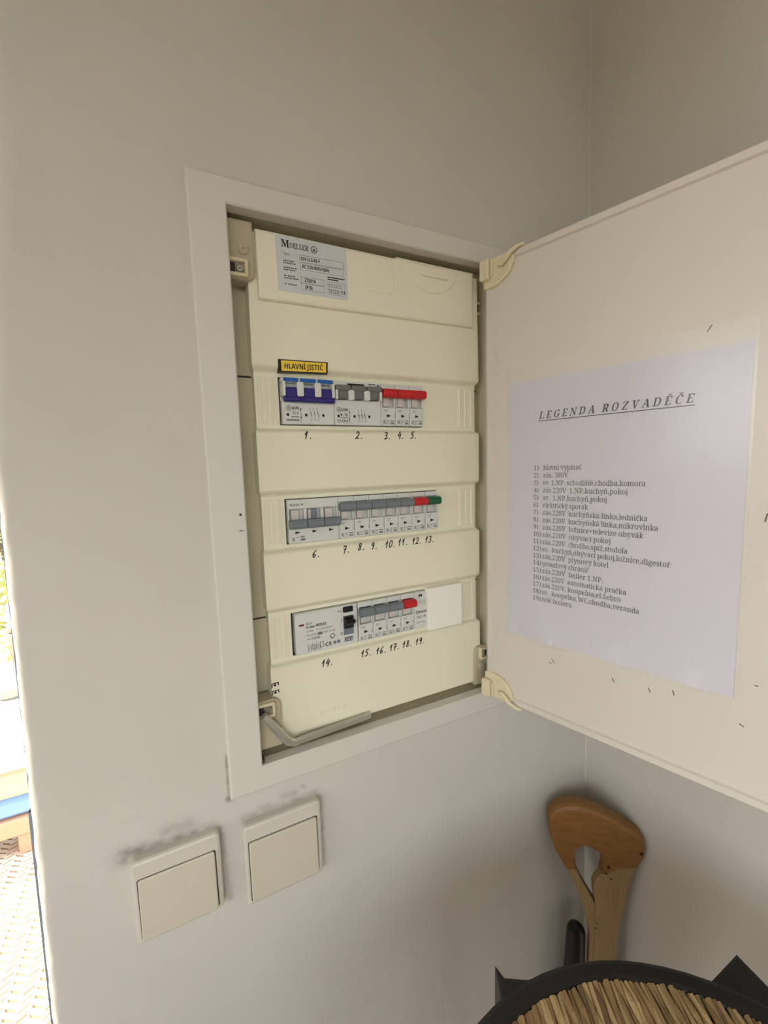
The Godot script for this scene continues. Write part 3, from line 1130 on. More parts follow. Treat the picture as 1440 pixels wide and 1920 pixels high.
const DIGITS := {
	"0": [[[0.3, 1.0], [0.1, 0.8], [0.0, 0.4], [0.1, 0.05], [0.3, 0.0], [0.5, 0.2], [0.58, 0.6], [0.5, 0.95], [0.3, 1.0]]],
	"1": [[[0.05, 0.55], [0.2, 0.75], [0.36, 1.0], [0.3, 0.5], [0.26, 0.0]]],
	"2": [[[0.02, 0.75], [0.15, 0.98], [0.4, 0.98], [0.5, 0.75], [0.35, 0.4], [0.0, 0.02], [0.3, 0.1], [0.55, 0.02]]],
	"3": [[[0.05, 0.9], [0.25, 1.0], [0.48, 0.88], [0.42, 0.65], [0.22, 0.54], [0.45, 0.42], [0.5, 0.2], [0.3, 0.0], [0.02, 0.08]]],
	"4": [[[0.3, 1.0], [0.12, 0.6], [0.02, 0.38], [0.55, 0.45]], [[0.5, 0.75], [0.42, 0.3], [0.38, -0.05]]],
	"5": [[[0.55, 1.0], [0.2, 0.97], [0.12, 0.6], [0.38, 0.58], [0.48, 0.3], [0.32, 0.05], [0.02, 0.02]]],
	"6": [[[0.5, 1.0], [0.2, 0.7], [0.04, 0.3], [0.15, 0.02], [0.4, 0.05], [0.48, 0.3], [0.3, 0.46], [0.08, 0.3]]],
	"7": [[[0.0, 0.85], [0.1, 1.0], [0.5, 0.95], [0.35, 0.5], [0.25, -0.05]], [[0.1, 0.5], [0.52, 0.55]]],
	"8": [[[0.35, 0.55], [0.1, 0.7], [0.2, 0.97], [0.45, 0.95], [0.48, 0.7], [0.15, 0.4], [0.05, 0.15], [0.22, 0.0], [0.45, 0.12], [0.42, 0.4], [0.35, 0.55]]],
	"9": [[[0.5, 0.75], [0.3, 0.5], [0.08, 0.62], [0.14, 0.92], [0.38, 1.0], [0.5, 0.78], [0.45, 0.3], [0.3, -0.02]]],
}


func write_number(st: SurfaceTool, n: int, cx: float, cy: float, z: float) -> void:
	var s := str(n)
	var h := 0.0074
	var w := 0.0049
	var x := cx - w * s.length() * 0.5 - 0.0008
	for ch in s:
		for line in DIGITS[ch]:
			var pts := []
			for p in line:
				pts.append(Vector2(x + p[0] * h * 0.85 + (p[1] - 0.5) * h * 0.2, cy + (p[1] - 0.5) * h))
			stroke(st, pts, 0.00105, z)
		x += w
	disc(st, Vector2(x + 0.0009, cy - h * 0.45), 0.0007, z, 8)


func rating_plate(head: Node3D, zh: float) -> void:
	# local axes of the plate: x 0..0.0715, y 0..0.0505 (from its lower left corner)
	var w := 0.0710
	var h := 0.0500
	X = Transform3D(Basis(Vector3(0, 0, 1), 0.012), Vector3(0.0035, 0.1010, zh))
	var st := begin()
	prism(st, rrect(0, 0, w, h, 0.002), -0.0005, 0.0003)
	var pl := part("rating_plate", st, mats.rating_foil, head, "silver rating plate headed MOELLER")
	var z := 0.0005
	st = begin()
	var y := h * 0.80
	letters(st, "M", serif_bold, w * 0.075, y, 0.0066, z, w * 0.185)
	letters(st, "OELLER", serif_bold, w * 0.190, y, 0.0048, z, w * 0.445)
	letters(st, "KLV-U-3/42-F", sans_bold, w * 0.335, h * 0.615, 0.0033, z, w * 0.60)
	letters(st, "AC 230/400V/50Hz", sans_bold, w * 0.345, h * 0.475, 0.0034, z, w * 0.735)
	letters(st, "275014", sans_bold, w * 0.37, h * 0.225, 0.0034, z, w * 0.525)
	letters(st, "IP30", sans_bold, w * 0.37, h * 0.095, 0.0034, z, w * 0.475)
	letters(st, "CE", sans_bold, w * 0.895, h * 0.10, 0.0030, z)
	part("lettering", st, mats.ink, pl)
	st = begin()
	for k in 20:
		var a := TAU * k / 20
		var b := TAU * (k + 1) / 20
		var c := Vector2(w * 0.525, h * 0.845)
		stroke(st, [c + Vector2(cos(a), sin(a)) * 0.0030, c + Vector2(cos(b), sin(b)) * 0.0030], 0.0007, z)
	disc(st, Vector2(w * 0.525, h * 0.845), 0.0012, z, 10)
	flat(st, w * 0.495, h * 0.815, w * 0.555, h * 0.83, z)
	letters(st, "Type", sans, w * 0.09, h * 0.66, 0.0024, z)
	# fine print too small to read: lines of little strokes
	var rg := RandomNumberGenerator.new()
	rg.seed = 31
	for ln in [[0.09, 0.23, 0.545], [0.09, 0.25, 0.505], [0.09, 0.26, 0.425], [0.09, 0.24, 0.385], [0.09, 0.22, 0.275], [0.09, 0.27, 0.235], [0.14, 0.25, 0.125]]:
		var x: float = ln[0] * w
		while x < ln[1] * w:
			var l := rg.randf_range(0.0006, 0.0022)
			flat(st, x, ln[2] * h, x + l, ln[2] * h + 0.0013, z)
			x += l + 0.0005
	tri(st, Vector3(w * 0.09, h * 0.15, z), Vector3(w * 0.12, h * 0.15, z), Vector3(w * 0.105, h * 0.12, z), Vector3(0, 0, 1))
	outline(st, w * 0.315, h * 0.58, w * 0.945, h * 0.71, z, 0.00025)
	outline(st, w * 0.315, h * 0.44, w * 0.945, h * 0.57, z, 0.00025)
	outline(st, w * 0.315, h * 0.20, w * 0.645, h * 0.315, z, 0.00025)
	outline(st, w * 0.315, h * 0.07, w * 0.645, h * 0.19, z, 0.00025)
	outline(st, w * 0.70, h * 0.06, w * 0.955, h * 0.30, z, 0.00025)
	for k in 3:
		outline(st, w * (0.72 + 0.07 * k), h * 0.20, w * (0.765 + 0.07 * k), h * 0.26, z, 0.0004)
		outline(st, w * (0.72 + 0.055 * k), h * 0.09, w * (0.755 + 0.055 * k), h * 0.16, z, 0.0005)
	part("fine_print", st, mats.grey_ink, pl)
	st = begin()
	flat(st, w * 0.70, h * 0.375, w * 0.955, h * 0.395, z)
	flat(st, w * 0.70, h * 0.335, w * 0.86, h * 0.355, z)
	part("print_bar", st, mats.ink, pl)
	X = Transform3D()


# ------------------------------------------------------------------ breakers
const DEVICE_DEPTH := 0.022


func body_shape(w: float, top: float, bottom: float, floor_z: float) -> SurfaceTool:
	# a breaker front: x 0..w, y -0.0225..0.0225, front at z 0; between top and bottom a trough for the toggle
	var st := begin()
	var e := 0.00022
	box(st, Vector3(e, top, -DEVICE_DEPTH), Vector3(w - e, 0.0225, 0), 0.0006)
	box(st, Vector3(e, -0.0225, -DEVICE_DEPTH), Vector3(w - e, bottom, 0), 0.0006)
	box(st, Vector3(e, bottom, -DEVICE_DEPTH), Vector3(w - e, top, floor_z))
	return st


func cheeks(st: SurfaceTool, w: float, poles: int, top: float, bottom: float, width: float) -> void:
	for k in poles + 1:
		var c := w / poles * k
		var lo := maxf(0.0003, c - width * 0.5)
		var hi := minf(w - 0.0003, c + width * 0.5)
		box(st, Vector3(lo, bottom, -0.008), Vector3(hi, top, 0.0003), 0.0005)


func toggle_bar(x0: float, x1: float, y0: float, y1: float, z1: float) -> SurfaceTool:
	var st := begin()
	var h := y1 - y0
	# a lever with a rounded nose, drawn as an extruded side view
	var p := PackedVector2Array([Vector2(y0 + h * 0.12, -0.006), Vector2(y0, z1 * 0.45), Vector2(y0 + h * 0.10, z1 * 0.85), Vector2(y0 + h * 0.30, z1), Vector2(y1 - h * 0.30, z1), Vector2(y1 - h * 0.08, z1 * 0.85), Vector2(y1, z1 * 0.45), Vector2(y1 - h * 0.12, -0.006)])
	X = X * Transform3D(Basis(Vector3(0, 1, 0), Vector3(0, 0, 1), Vector3(1, 0, 0)), Vector3(x0, 0, 0))
	prism(st, p, 0.0, x1 - x0, 0.0009, 0.0009)
	return st


func mini_breaker() -> Node3D:
	var o := thing("circuit_breaker", "", "circuit breaker", "narrow circuit breakers")
	var w := M
	var st := body_shape(w, 0.0172, -0.0026, -0.0055)
	box(st, Vector3(0.0003, -0.0026, -0.006), Vector3(0.0019, 0.0172, 0.0), 0.0005)
	box(st, Vector3(w - 0.0019, -0.0026, -0.006), Vector3(w - 0.0003, 0.0172, 0.0), 0.0005)
	part("housing", st, mats.device_grey, o)
	st = begin()
	box(st, Vector3(0.0034, -0.0016, -0.006), Vector3(0.0112, 0.0085, -0.0012), 0.0006)
	part("indicator_window", st, mats.device_recess, o)
	X = Transform3D()
	st = toggle_bar(0.0004, w - 0.0001, 0.0072, 0.0168, 0.0085)
	X = Transform3D()
	part("toggle", st, mats.toggle_grey, o)
	var z := 0.00025
	st = begin()
	tri(st, Vector3(0.0066, -0.0098, z), Vector3(0.0066, -0.0134, z), Vector3(0.0118, -0.0116, z), Vector3(0, 0, 1))
	letters(st, "X", sans, 0.0016, -0.0205, 0.0042, z, 0.0052)
	part("lettering", st, mats.ink, o)
	st = begin()
	flat(st, 0.0026, -0.0058, 0.0078, -0.0053, z)
	flat(st, 0.0034, -0.0072, 0.0070, -0.0068, z)
	flat(st, 0.0060, -0.0172, 0.0096, -0.0167, z)
	flat(st, 0.0110, -0.0172, 0.0160, -0.0163, z)
	outline(st, 0.0062, -0.0205, 0.0088, -0.0180, z, 0.0003)
	outline(st, 0.0112, -0.0206, 0.0134, -0.0184, z, 0.0007)
	outline(st, 0.0136, -0.0206, 0.0158, -0.0184, z, 0.0007)
	flat(st, 0.0162, -0.0140, 0.0166, -0.0100, z)
	part("fine_print", st, mats.grey_ink, o)
	return o


func place(o: Node3D, module: float, row: int) -> void:
	o.position = Vector3(X0 + module * M, ROWS[row] + Y0, ZB)


func recolour(o: Node3D, m: Material) -> void:
	(o.get_node("toggle") as MeshInstance3D).material_override = m


func devices() -> void:
	var st: SurfaceTool
	# --- top row
	var a := thing("main_switch", "three-pole main switch with joined dark blue toggles above the handwritten 1", "switch")
	var w := 3 * M
	st = body_shape(w, 0.0182, 0.0008, -0.0065)
	part("housing", st, mats.device_grey, a)
	st = begin()
	for k in 4:
		var c := w / 3 * k
		var lo := maxf(0.0004, c - 0.0033)
		var hi := minf(w - 0.0004, c + 0.0033)
		prism(st, rrect(lo, 0.0040, hi, 0.0182, minf(0.0014, (hi - lo) * 0.45)), -0.007, 0.0058, 0.0008)
	part("separator", st, mats.device_grey, a)
	st = begin()
	for k in 3:
		box(st, Vector3(w / 3 * k + 0.0012 + (0.0014 if k == 0 else 0.0), 0.0187, -0.001), Vector3(w / 3 * (k + 1) - 0.0006, 0.0225, 0.0009), 0.0004)
	part("coloured_strip", st, mats.strip_blue, a)
	for k in 3:
		st = begin()
		var p0 := w / 3 * k
		box(st, Vector3(p0 + 0.0034, 0.0030, -0.006), Vector3(p0 + w / 3 - 0.0034, 0.0128, 0.0046), 0.0008)
		box(st, Vector3(p0 + 0.0004 + (0.0012 if k == 0 else 0.0), -0.0012, -0.001), Vector3(p0 + w / 3 - 0.0001, 0.0040, 0.0052), 0.0010)
		part("toggle", st, mats.toggle_blue, a)
	var z := 0.00025
	st = begin()
	letters(st, "ASN", sans_bold, 0.0095, -0.0082, 0.0030, z, 0.0165)
	letters(st, "32 A", sans, 0.0100, -0.0128, 0.0030, z, 0.0165)
	for x in [0.0042, 0.0228, 0.0408]:
		flat(st, x, -0.0146, x + 0.0024, -0.0120, z)
	for k in 3:
		var x := 0.0286 + 0.0036 * k
		stroke(st, [Vector2(x, -0.0093), Vector2(x + 0.0012, -0.0150)], 0.0005, z)
		stroke(st, [Vector2(x - 0.0002, -0.0060), Vector2(x - 0.0002, -0.0080)], 0.00035, z)
		stroke(st, [Vector2(x + 0.0012, -0.0162), Vector2(x + 0.0006, -0.0190)], 0.00035, z)
	stroke(st, [Vector2(0.0186, -0.0065), Vector2(0.0186, -0.0180)], 0.0004, z)
	disc(st, Vector2(0.0186, -0.0078), 0.0007, z, 8)
	disc(st, Vector2(0.0186, -0.0158), 0.0007, z, 8)
	part("lettering", st, mats.ink, a)
	st = begin()
	fuse_mark(st, Vector2(0.0066, -0.0068), 0.0023, z)
	flat(st, 0.0088, -0.0158, 0.0166, -0.0148, z)
	flat(st, 0.0040, -0.0192, 0.0168, -0.0178, z)
	letters(st, "0", sans, 0.0178, -0.0208, 0.0024, z)
	part("fine_print", st, mats.grey_ink, a)
	place(a, 0, 0)

	a = thing("three_pole_breaker", "three-pole breaker with dark grey upright toggles above the handwritten 2", "circuit breaker")
	st = body_shape(w, 0.0180, 0.0036, -0.0065)
	part("housing", st, mats.device_grey, a)
	st = begin()
	for k in 4:
		var c := w / 3 * k
		var lo := maxf(0.0004, c - 0.0034)
		var hi := minf(w - 0.0004, c + 0.0034)
		prism(st, rrect(lo, 0.0030, hi, 0.0135, minf(0.0014, (hi - lo) * 0.45)), -0.007, 0.0052, 0.0008)
	part("separator", st, mats.device_grey, a)
	for k in 3:
		st = begin()
		var p0 := w / 3 * k
		box(st, Vector3(p0 + 0.0036, 0.0040, -0.006), Vector3(p0 + w / 3 - 0.0036, 0.0130, 0.0040), 0.0008)
		box(st, Vector3(p0 + 0.0006, 0.0120, -0.001), Vector3(p0 + w / 3 - 0.0004, 0.0180, 0.0056), 0.0010)
		part("toggle", st, mats.toggle_dark_grey, a)
	st = begin()
	box(st, Vector3(0.0155, 0.0184, -0.001), Vector3(0.0345, 0.0205, 0.0012), 0.0004)
	box(st, Vector3(0.0500, 0.0184, -0.001), Vector3(0.0520, 0.0205, 0.0012), 0.0004)
	box(st, Vector3(0.0395, 0.0205, -0.001), Vector3(0.0480, 0.0212, 0.0008), 0.0002)
	part("terminal_cover", st, mats.black_plastic, a)
	st = begin()
	letters(st, "LSN", sans_bold, 0.0080, -0.0082, 0.0030, z, 0.0146)
	letters(st, "B", sans_bold, 0.0068, -0.0132, 0.0026, z)
	letters(st, "16", sans_bold, 0.0110, -0.0132, 0.0026, z, 0.0142)
	letters(st, "CE", sans_bold, 0.0082, -0.0196, 0.0026, z)
	for x in [0.0032, 0.0212, 0.0384]:
		flat(st, x, -0.0146, x + 0.0024, -0.0120, z)
	for k in 3:
		var x := 0.0272 + 0.0034 * k
		stroke(st, [Vector2(x, -0.0100), Vector2(x + 0.0010, -0.0158)], 0.0005, z)
		stroke(st, [Vector2(x - 0.0002, -0.0062), Vector2(x - 0.0002, -0.0085)], 0.00035, z)
		stroke(st, [Vector2(x + 0.0010, -0.0170), Vector2(x + 0.0010, -0.0196)], 0.00035, z)
		stroke(st, [Vector2(x - 0.0010, -0.0128), Vector2(x + 0.0006, -0.0122)], 0.0004, z)
	stroke(st, [Vector2(0.0166, -0.0058), Vector2(0.0166, -0.0185)], 0.0004, z)
	disc(st, Vector2(0.0166, -0.0095), 0.0006, z, 8)
	disc(st, Vector2(0.0166, -0.0168), 0.0006, z, 8)
	part("lettering", st, mats.ink, a)
	st = begin()
	fuse_mark(st, Vector2(0.0050, -0.0068), 0.0023, z)
	flat(st, 0.0064, -0.0152, 0.0150, -0.0145, z)
	outline(st, 0.0032, -0.0198, 0.0066, -0.0172, z, 0.0005)
	disc(st, Vector2(0.0138, -0.0184), 0.0012, z, 10)
	letters(st, "0", sans, 0.0158, -0.0208, 0.0024, z)
	part("fine_print", st, mats.grey_ink, a)
	place(a, 3, 0)

	var proto := mini_breaker()
	recolour(proto, mats.toggle_red)
	place(proto, 6, 0)
	proto.set_meta("label", "red-toggle breaker directly right of the dark grey three-pole breaker in the top row")
	for d in [[7, 0, "toggle_red", "middle one of the three red-toggle breakers side by side in the top row"], [8, 0, "toggle_red", "red-toggle breaker at the right end of the top row"],
			[3, 1, "toggle_grey", "narrow grey-toggle breaker directly right of the three-pole breaker with lowered toggles"], [4, 1, "toggle_grey", "second narrow grey-toggle breaker right of the three-pole breaker with lowered toggles"],
			[5, 1, "toggle_grey", "middle one of the five narrow grey-toggle breakers in the middle row"], [6, 1, "toggle_grey", "narrow grey-toggle breaker two places left of the red one in the middle row"],
			[7, 1, "toggle_grey", "narrow grey-toggle breaker directly left of the red one in the middle row"], [8, 1, "toggle_red", "red-toggle breaker between a grey one and the green one in the middle row"],
			[9, 1, "toggle_green", "dark green-toggle breaker at the right end of the middle row"],
			[4, 2, "toggle_grey", "narrow grey-toggle breaker directly right of the wide black-toggle breaker in the bottom row"], [5, 2, "toggle_grey", "middle one of the three narrow grey-toggle breakers in the bottom row"],
			[6, 2, "toggle_grey", "narrow grey-toggle breaker directly left of the red one in the bottom row"], [7, 2, "toggle_red", "red-toggle breaker beside the leverless relay in the bottom row"]]:
		var c := copy_of(proto, d[3])
		recolour(c, mats[d[2]])
		place(c, d[0], d[1])

	# --- middle row: three poles, switched off
	a = thing("three_pole_breaker", "three-pole breaker with lowered grey toggles above the handwritten 6, left end of the middle row", "circuit breaker")
	st = body_shape(w, 0.0128, -0.0072, -0.0055)
	for k in 4:
		var c := w / 3 * k
		box(st, Vector3(maxf(0.0003, c - 0.0016), -0.0072, -0.006), Vector3(minf(w - 0.0003, c + 0.0016), 0.0128, 0.0), 0.0005)
	part("housing", st, mats.device_grey, a)
	for k in 3:
		var p0 := w / 3 * k
		st = begin()
		box(st, Vector3(p0 + 0.0034, 0.0005, -0.006), Vector3(p0 + 0.0118, 0.0118, -0.0012), 0.0006)
		part("indicator_window", st, mats.device_recess, a)
		X = Transform3D()
		st = toggle_bar(p0 + 0.0004, p0 + w / 3 - 0.0002, -0.0072, 0.0026, 0.0085)
		X = Transform3D()
		part("toggle", st, mats.toggle_grey, a)
	st = begin()
	box(st, Vector3(w / 3 + 0.0060, 0.0010, -0.004), Vector3(w / 3 + 0.0120, 0.0120, 0.0010), 0.0006)
	part("toggle_stem", st, mats.toggle_grey, a)
	st = begin()
	letters(st, "Moeller", serif, 0.0022, 0.0162, 0.0024, z, 0.0128)
	for k in 3:
		var p0 := w / 3 * k
		tri(st, Vector3(p0 + 0.0066, -0.0098, z), Vector3(p0 + 0.0066, -0.0128, z), Vector3(p0 + 0.0120, -0.0113, z), Vector3(0, 0, 1))
	letters(st, "X", sans, 0.0026, -0.0200, 0.0040, z, 0.0062)
	part("lettering", st, mats.ink, a)
	st = begin()
	disc(st, Vector2(0.0150, 0.0174), 0.0010, z, 10)
	flat(st, 0.0070, -0.0166, 0.0105, -0.0161, z)
	flat(st, 0.0118, -0.0164, 0.0162, -0.0152, z)
	outline(st, 0.0120, -0.0200, 0.0142, -0.0178, z, 0.0007)
	outline(st, 0.0144, -0.0200, 0.0166, -0.0178, z, 0.0007)
	part("fine_print", st, mats.grey_ink, a)
	place(a, 0, 1)

	# --- bottom row: residual current breaker
	a = thing("residual_current_breaker", "wide residual current breaker with a black toggle and test button above the handwritten 14", "circuit breaker")
	w = 4 * M
	st = begin()
	box(st, Vector3(0.0012, -0.0225, -DEVICE_DEPTH), Vector3(w - 0.0010, 0.0225, 0.0), 0.0006)
	part("housing", st, mats.device_grey, a)
	st = begin()
	box(st, Vector3(0.0545, 0.0150, -0.001), Vector3(0.0662, 0.0215, 0.0016), 0.0008)
	part("test_button", st, mats.black_plastic, a)
	st = begin()
	box(st, Vector3(0.0545, -0.0105, -0.0005), Vector3(0.0665, 0.0110, 0.0004), 0.0002)
	part("toggle_slot", st, mats.toggle_grey, a)
	st = begin()
	box(st, Vector3(0.0548, -0.0030, 0.0), Vector3(0.0662, 0.0108, 0.0030), 0.0010)
	box(st, Vector3(0.0542, 0.0030, 0.0), Vector3(0.0668, 0.0085, 0.0095), 0.0020)
	part("toggle", st, mats.black_plastic, a)
	st = begin()
	letters(st, "PCHN4", sans_bold, 0.0130, 0.0052, 0.0024, z, 0.0220)
	letters(st, "40/0,03", sans_bold, 0.0232, 0.0058, 0.0030, z, 0.0350)
	letters(st, "Test", sans, 0.0480, 0.0165, 0.0024, z, 0.0530)
	letters(st, "I", sans, 0.0518, 0.0052, 0.0036, z)
	letters(st, "0", sans, 0.0508, -0.0098, 0.0036, z)
	letters(st, "CE", sans_bold, 0.0330, -0.0182, 0.0040, z, 0.0402)
	part("lettering", st, mats.ink, a)
	st = begin()
	letters(st, "RCD", sans_bold, 0.0130, 0.0092, 0.0022, z, 0.0192)
	letters(st, "In 40A", sans, 0.0130, 0.0008, 0.0024, z, 0.0205)
	letters(st, "Un 230/400V ~", sans, 0.0238, 0.0012, 0.0024, z, 0.0435)
	letters(st, "IΔn 0,03A", sans, 0.0130, -0.0034, 0.0024, z, 0.0240)
	letters(st, "6kV  IP 40", sans, 0.0318, -0.0032, 0.0024, z, 0.0446)
	letters(st, "10000", sans_bold, 0.0182, -0.0078, 0.0024, z, 0.0276)
	flat(st, 0.0130, -0.0070, 0.0172, -0.0064, z)
	flat(st, 0.0252, -0.0040, 0.0304, -0.0010, z)
	for k in 9:
		stroke(st, [Vector2(0.0140 + 0.0016 * k, -0.0110 - 0.002 * (k % 3)), Vector2(0.0140 + 0.0016 * k, -0.0205 + 0.0016 * (k % 2))], 0.00045, z)
	outline(st, 0.0170, -0.0185, 0.0230, -0.0135, z, 0.0004)
	outline(st, 0.0270, -0.0180, 0.0312, -0.0120, z, 0.0006)
	disc(st, Vector2(0.0438, -0.0160), 0.0019, z, 12)
	disc(st, Vector2(0.0482, -0.0158), 0.0019, z, 12)
	for k in 12:
		var an := TAU * k / 12
		stroke(st, [Vector2(0.0415, -0.0082) + Vector2(cos(an), sin(an)) * 0.0020, Vector2(0.0415, -0.0082) + Vector2(cos(an), sin(an)) * 0.0029], 0.0008, z)
	part("fine_print", st, mats.grey_ink, a)
	st = begin()
	flat(st, 0.0052, 0.0090, 0.0106, 0.0110, z)
	part("red_mark", st, mats.red_ink, a)
	st = begin()
	prism(st, PackedVector2Array([Vector2(0.0552, -0.0180), Vector2(0.0645, -0.0180), Vector2(0.0658, -0.0132), Vector2(0.0560, -0.0132)]), 0.0, 0.0003)
	var badge := part("badge", st, mats.blue_ink, a)
	st = begin()
	letters(st, "SEZ", sans_bold, 0.0561, -0.0172, 0.0033, 0.00045, 0.0650, 0.2)
	part("badge_lettering", st, mats.device_grey, badge)
	place(a, 0, 2)
	# relay at the end of the bottom row, half hidden by the blanking plate
	a = thing("relay", "pale grey relay module without a lever above the handwritten 19", "relay")
	st = begin()
	box(st, Vector3(0.0002, -0.0225, -DEVICE_DEPTH), Vector3(2 * M, 0.0225, -0.0002), 0.0006)
	part("housing", st, mats.device_grey, a)
	st = begin()
	letters(st, "ASN-W", sans_bold, 0.0060, -0.0032, 0.0028, 0.0001, 0.0168)
	letters(st, "32 A", sans, 0.0030, -0.0092, 0.0028, 0.0001, 0.0162)
	outline(st, 0.0062, 0.0168, 0.0110, 0.0198, 0.0001, 0.0012)
	flat(st, 0.0030, -0.0150, 0.0150, -0.0146, 0.0001)
	part("lettering", st, mats.ink, a)
	st = begin()
	fuse_mark(st, Vector2(0.0038, -0.0018), 0.0019, 0.0001)
	for k in 3:
		stroke(st, [Vector2(0.0088 + 0.0030 * k, 0.0130), Vector2(0.0080 + 0.0030 * k, 0.0100), Vector2(0.0092 + 0.0030 * k, 0.0070)], 0.0004, 0.0001)
	disc(st, Vector2(0.0030, 0.0062), 0.0005, 0.0001, 8)
	disc(st, Vector2(0.0030, 0.0092), 0.0005, 0.0001, 8)
	part("fine_print", st, mats.grey_ink, a)
	place(a, 8, 2)
	var bl := thing("blanking_plate", "smooth white blanking plate closing the right end of the bottom row", "cover plate")
	st = begin()
	prism(st, rrect(0.1648, -0.2668, 0.2143, -0.2142, 0.0008), -0.024, -0.0158, 0.0007)
	part("plate", st, mats.blank_plastic, bl)
	settle(bl)


func fuse_mark(st: SurfaceTool, c: Vector2, r: float, z: float) -> void:
	for k in 16:
		var a := TAU * k / 16
		var b := TAU * (k + 1) / 16
		stroke(st, [c + Vector2(cos(a), sin(a)) * r, c + Vector2(cos(b), sin(b)) * r], 0.0005, z)
	flat(st, c.x - r * 0.7, c.y - 0.0003, c.x + r * 0.7, c.y + 0.0003, z)
	flat(st, c.x - 0.0003, c.y - r * 0.7, c.x + 0.0003, c.y + r * 0.7, z)


# ------------------------------------------------------------------ the list on the door
func legend() -> void:
	var o := Node3D.new()
	o.name = "legend_sheet"
	add_child(o)
	o.set_meta("label", "typed paper list headed LEGENDA ROZVADĚČE taped to the open door")
	o.set_meta("category", "paper")
	o.position = Vector3(0.2327, Y0, 0.010)
	o.rotation.y = -1.2735
	var by := -0.265
	var depth := func(x: float, y: float) -> float:
		# the loose lower edge bulges and folds a little
		var t := clampf((-0.225 - y) / 0.04, 0.0, 1.0)
		return -0.0008 + t * t * (0.0016 + 0.0016 * sin(x * 95.0 + 0.6))
	var st := begin()
	var nx := 40
	var ny := 40
	var x0 := 0.0288
	var x1 := 0.2335
	var y1 := 0.0192
	for i in nx:
		for j in ny:
			var q := []
			for c in [[i, j], [i + 1, j], [i + 1, j + 1], [i, j + 1]]:
				var x: float = lerpf(x0, x1, float(c[0]) / nx)
				var y: float = lerpf(by, y1, float(c[1]) / ny)
				q.append(Vector3(x, y, depth.call(x, y)))
			quad(st, q[0], q[1], q[2], q[3], Vector3(0, 0, 1))
	part("sheet", st, mats.paper, o)
	var z := -0.0005
	st = begin()
	letters(st, "L E G E N D A   R O Z V A D Ě Č E", serif_bold, 0.0634, -0.0222, 0.0074, z, 0.1968, 0.22)
	flat(st, 0.0628, -0.0248, 0.1982, -0.0240, z)
	part("heading", st, mats.ink, o)
	var lines := ["hlavní vypínač", "zás. 380V", "sv. 1.NP. schodiště,chodba,komora", "zás 220V  1.NP.kuchyň,pokoj", "sv.  1.NP.kuchyň,pokoj", "elektrický sporák", "zás.220V  kuchyňská linka,lednička", "zás.220V  kuchyňská linka,mikrovlnka", "zás.220V  ložnice+televize obývák", "zás.220V  obývací pokoj", "zás.220V  chodba,spíž,stodola", "sv.  kuchyň,obývací pokoj,ložnice,digestoř", "zás.220V  plynový kotel", "proudový chránič", "zás.220V  boiler 1.NP.", "zás.220V  automatická pračka", "zás.220V. koupelna,el.žebro", "sv.  koupelna,WC,chodba,veranda", "relé boileru"]
	var ends := [0.1083, 0.0952, 0.1646, 0.1501, 0.1323, 0.1152, 0.1671, 0.1757, 0.1644, 0.1366, 0.1517, 0.1861, 0.1357, 0.1173, 0.1309, 0.1517, 0.1471, 0.1632, 0.1012]
	for i in 19:
		st = begin()
		var y := -0.0760 - 0.00795 * i
		var e := letters(st, "%d)" % (i + 1), serif, 0.0583, y, 0.0050, z)
		letters(st, lines[i], serif, maxf(0.0688, e + 0.0006), y, 0.0052, z, ends[i])
		part("text_line", st, mats.ink, o)
	var sl := Node3D.new()
	sl.name = "plastic_sleeve"
	add_child(sl)
	sl.set_meta("label", "clear crinkled plastic sleeve covering the typed list on the door")
	sl.set_meta("category", "sleeve")
	sl.position = o.position
	sl.rotation = o.rotation
	st = begin()
	var nz := FastNoiseLite.new()
	nz.seed = 21
	nz.frequency = 22.0
	for i in 60:
		for j in 70:
			var q := []
			for c in [[i, j], [i + 1, j], [i + 1, j + 1], [i, j + 1]]:
				var x: float = lerpf(0.0265, 0.2360, c[0] / 60.0)
				var low: float = -0.2690 + 0.004 * sin(x * 60.0)
				var y: float = lerpf(low, 0.0360, c[1] / 70.0)
				var t := clampf((-0.225 - y) / 0.04, 0.0, 1.0)
				q.append(Vector3(x, y, depth.call(x, y) + 0.0006 + 0.0010 * t * (1.0 + nz.get_noise_2d(x * 1.6, y * 0.35) * 2.0)))
			quad(st, q[0], q[1], q[2], q[3], Vector3(0, 0, 1))
	part("film", st, mats.clear_sleeve, sl)


# ------------------------------------------------------------------ small things
func hex_key() -> void:
	var o := thing("hex_key", "bent steel hex key lying on the lower edge of the box opening", "hex key")
	var st := begin()
	var y := YB + 0.0072
	var pts := [Vector3(-0.0362, -0.3085, -0.0045), Vector3(-0.0300, -0.3180, -0.0052), Vector3(-0.0180, -0.3370, -0.0068), Vector3(-0.0120, -0.3455, -0.0080), Vector3(-0.0055, -0.3495, -0.0092), Vector3(0.0030, y + 0.0005, -0.0105), Vector3(0.0140, y, -0.0118), Vector3(0.0480, y, -0.0142), Vector3(0.0830, y, -0.0165)]
	tube(st, pts, [0.0042], 6, 0.3)
	part("steel_bar", st, mats.key_steel, o)
	settle(o)


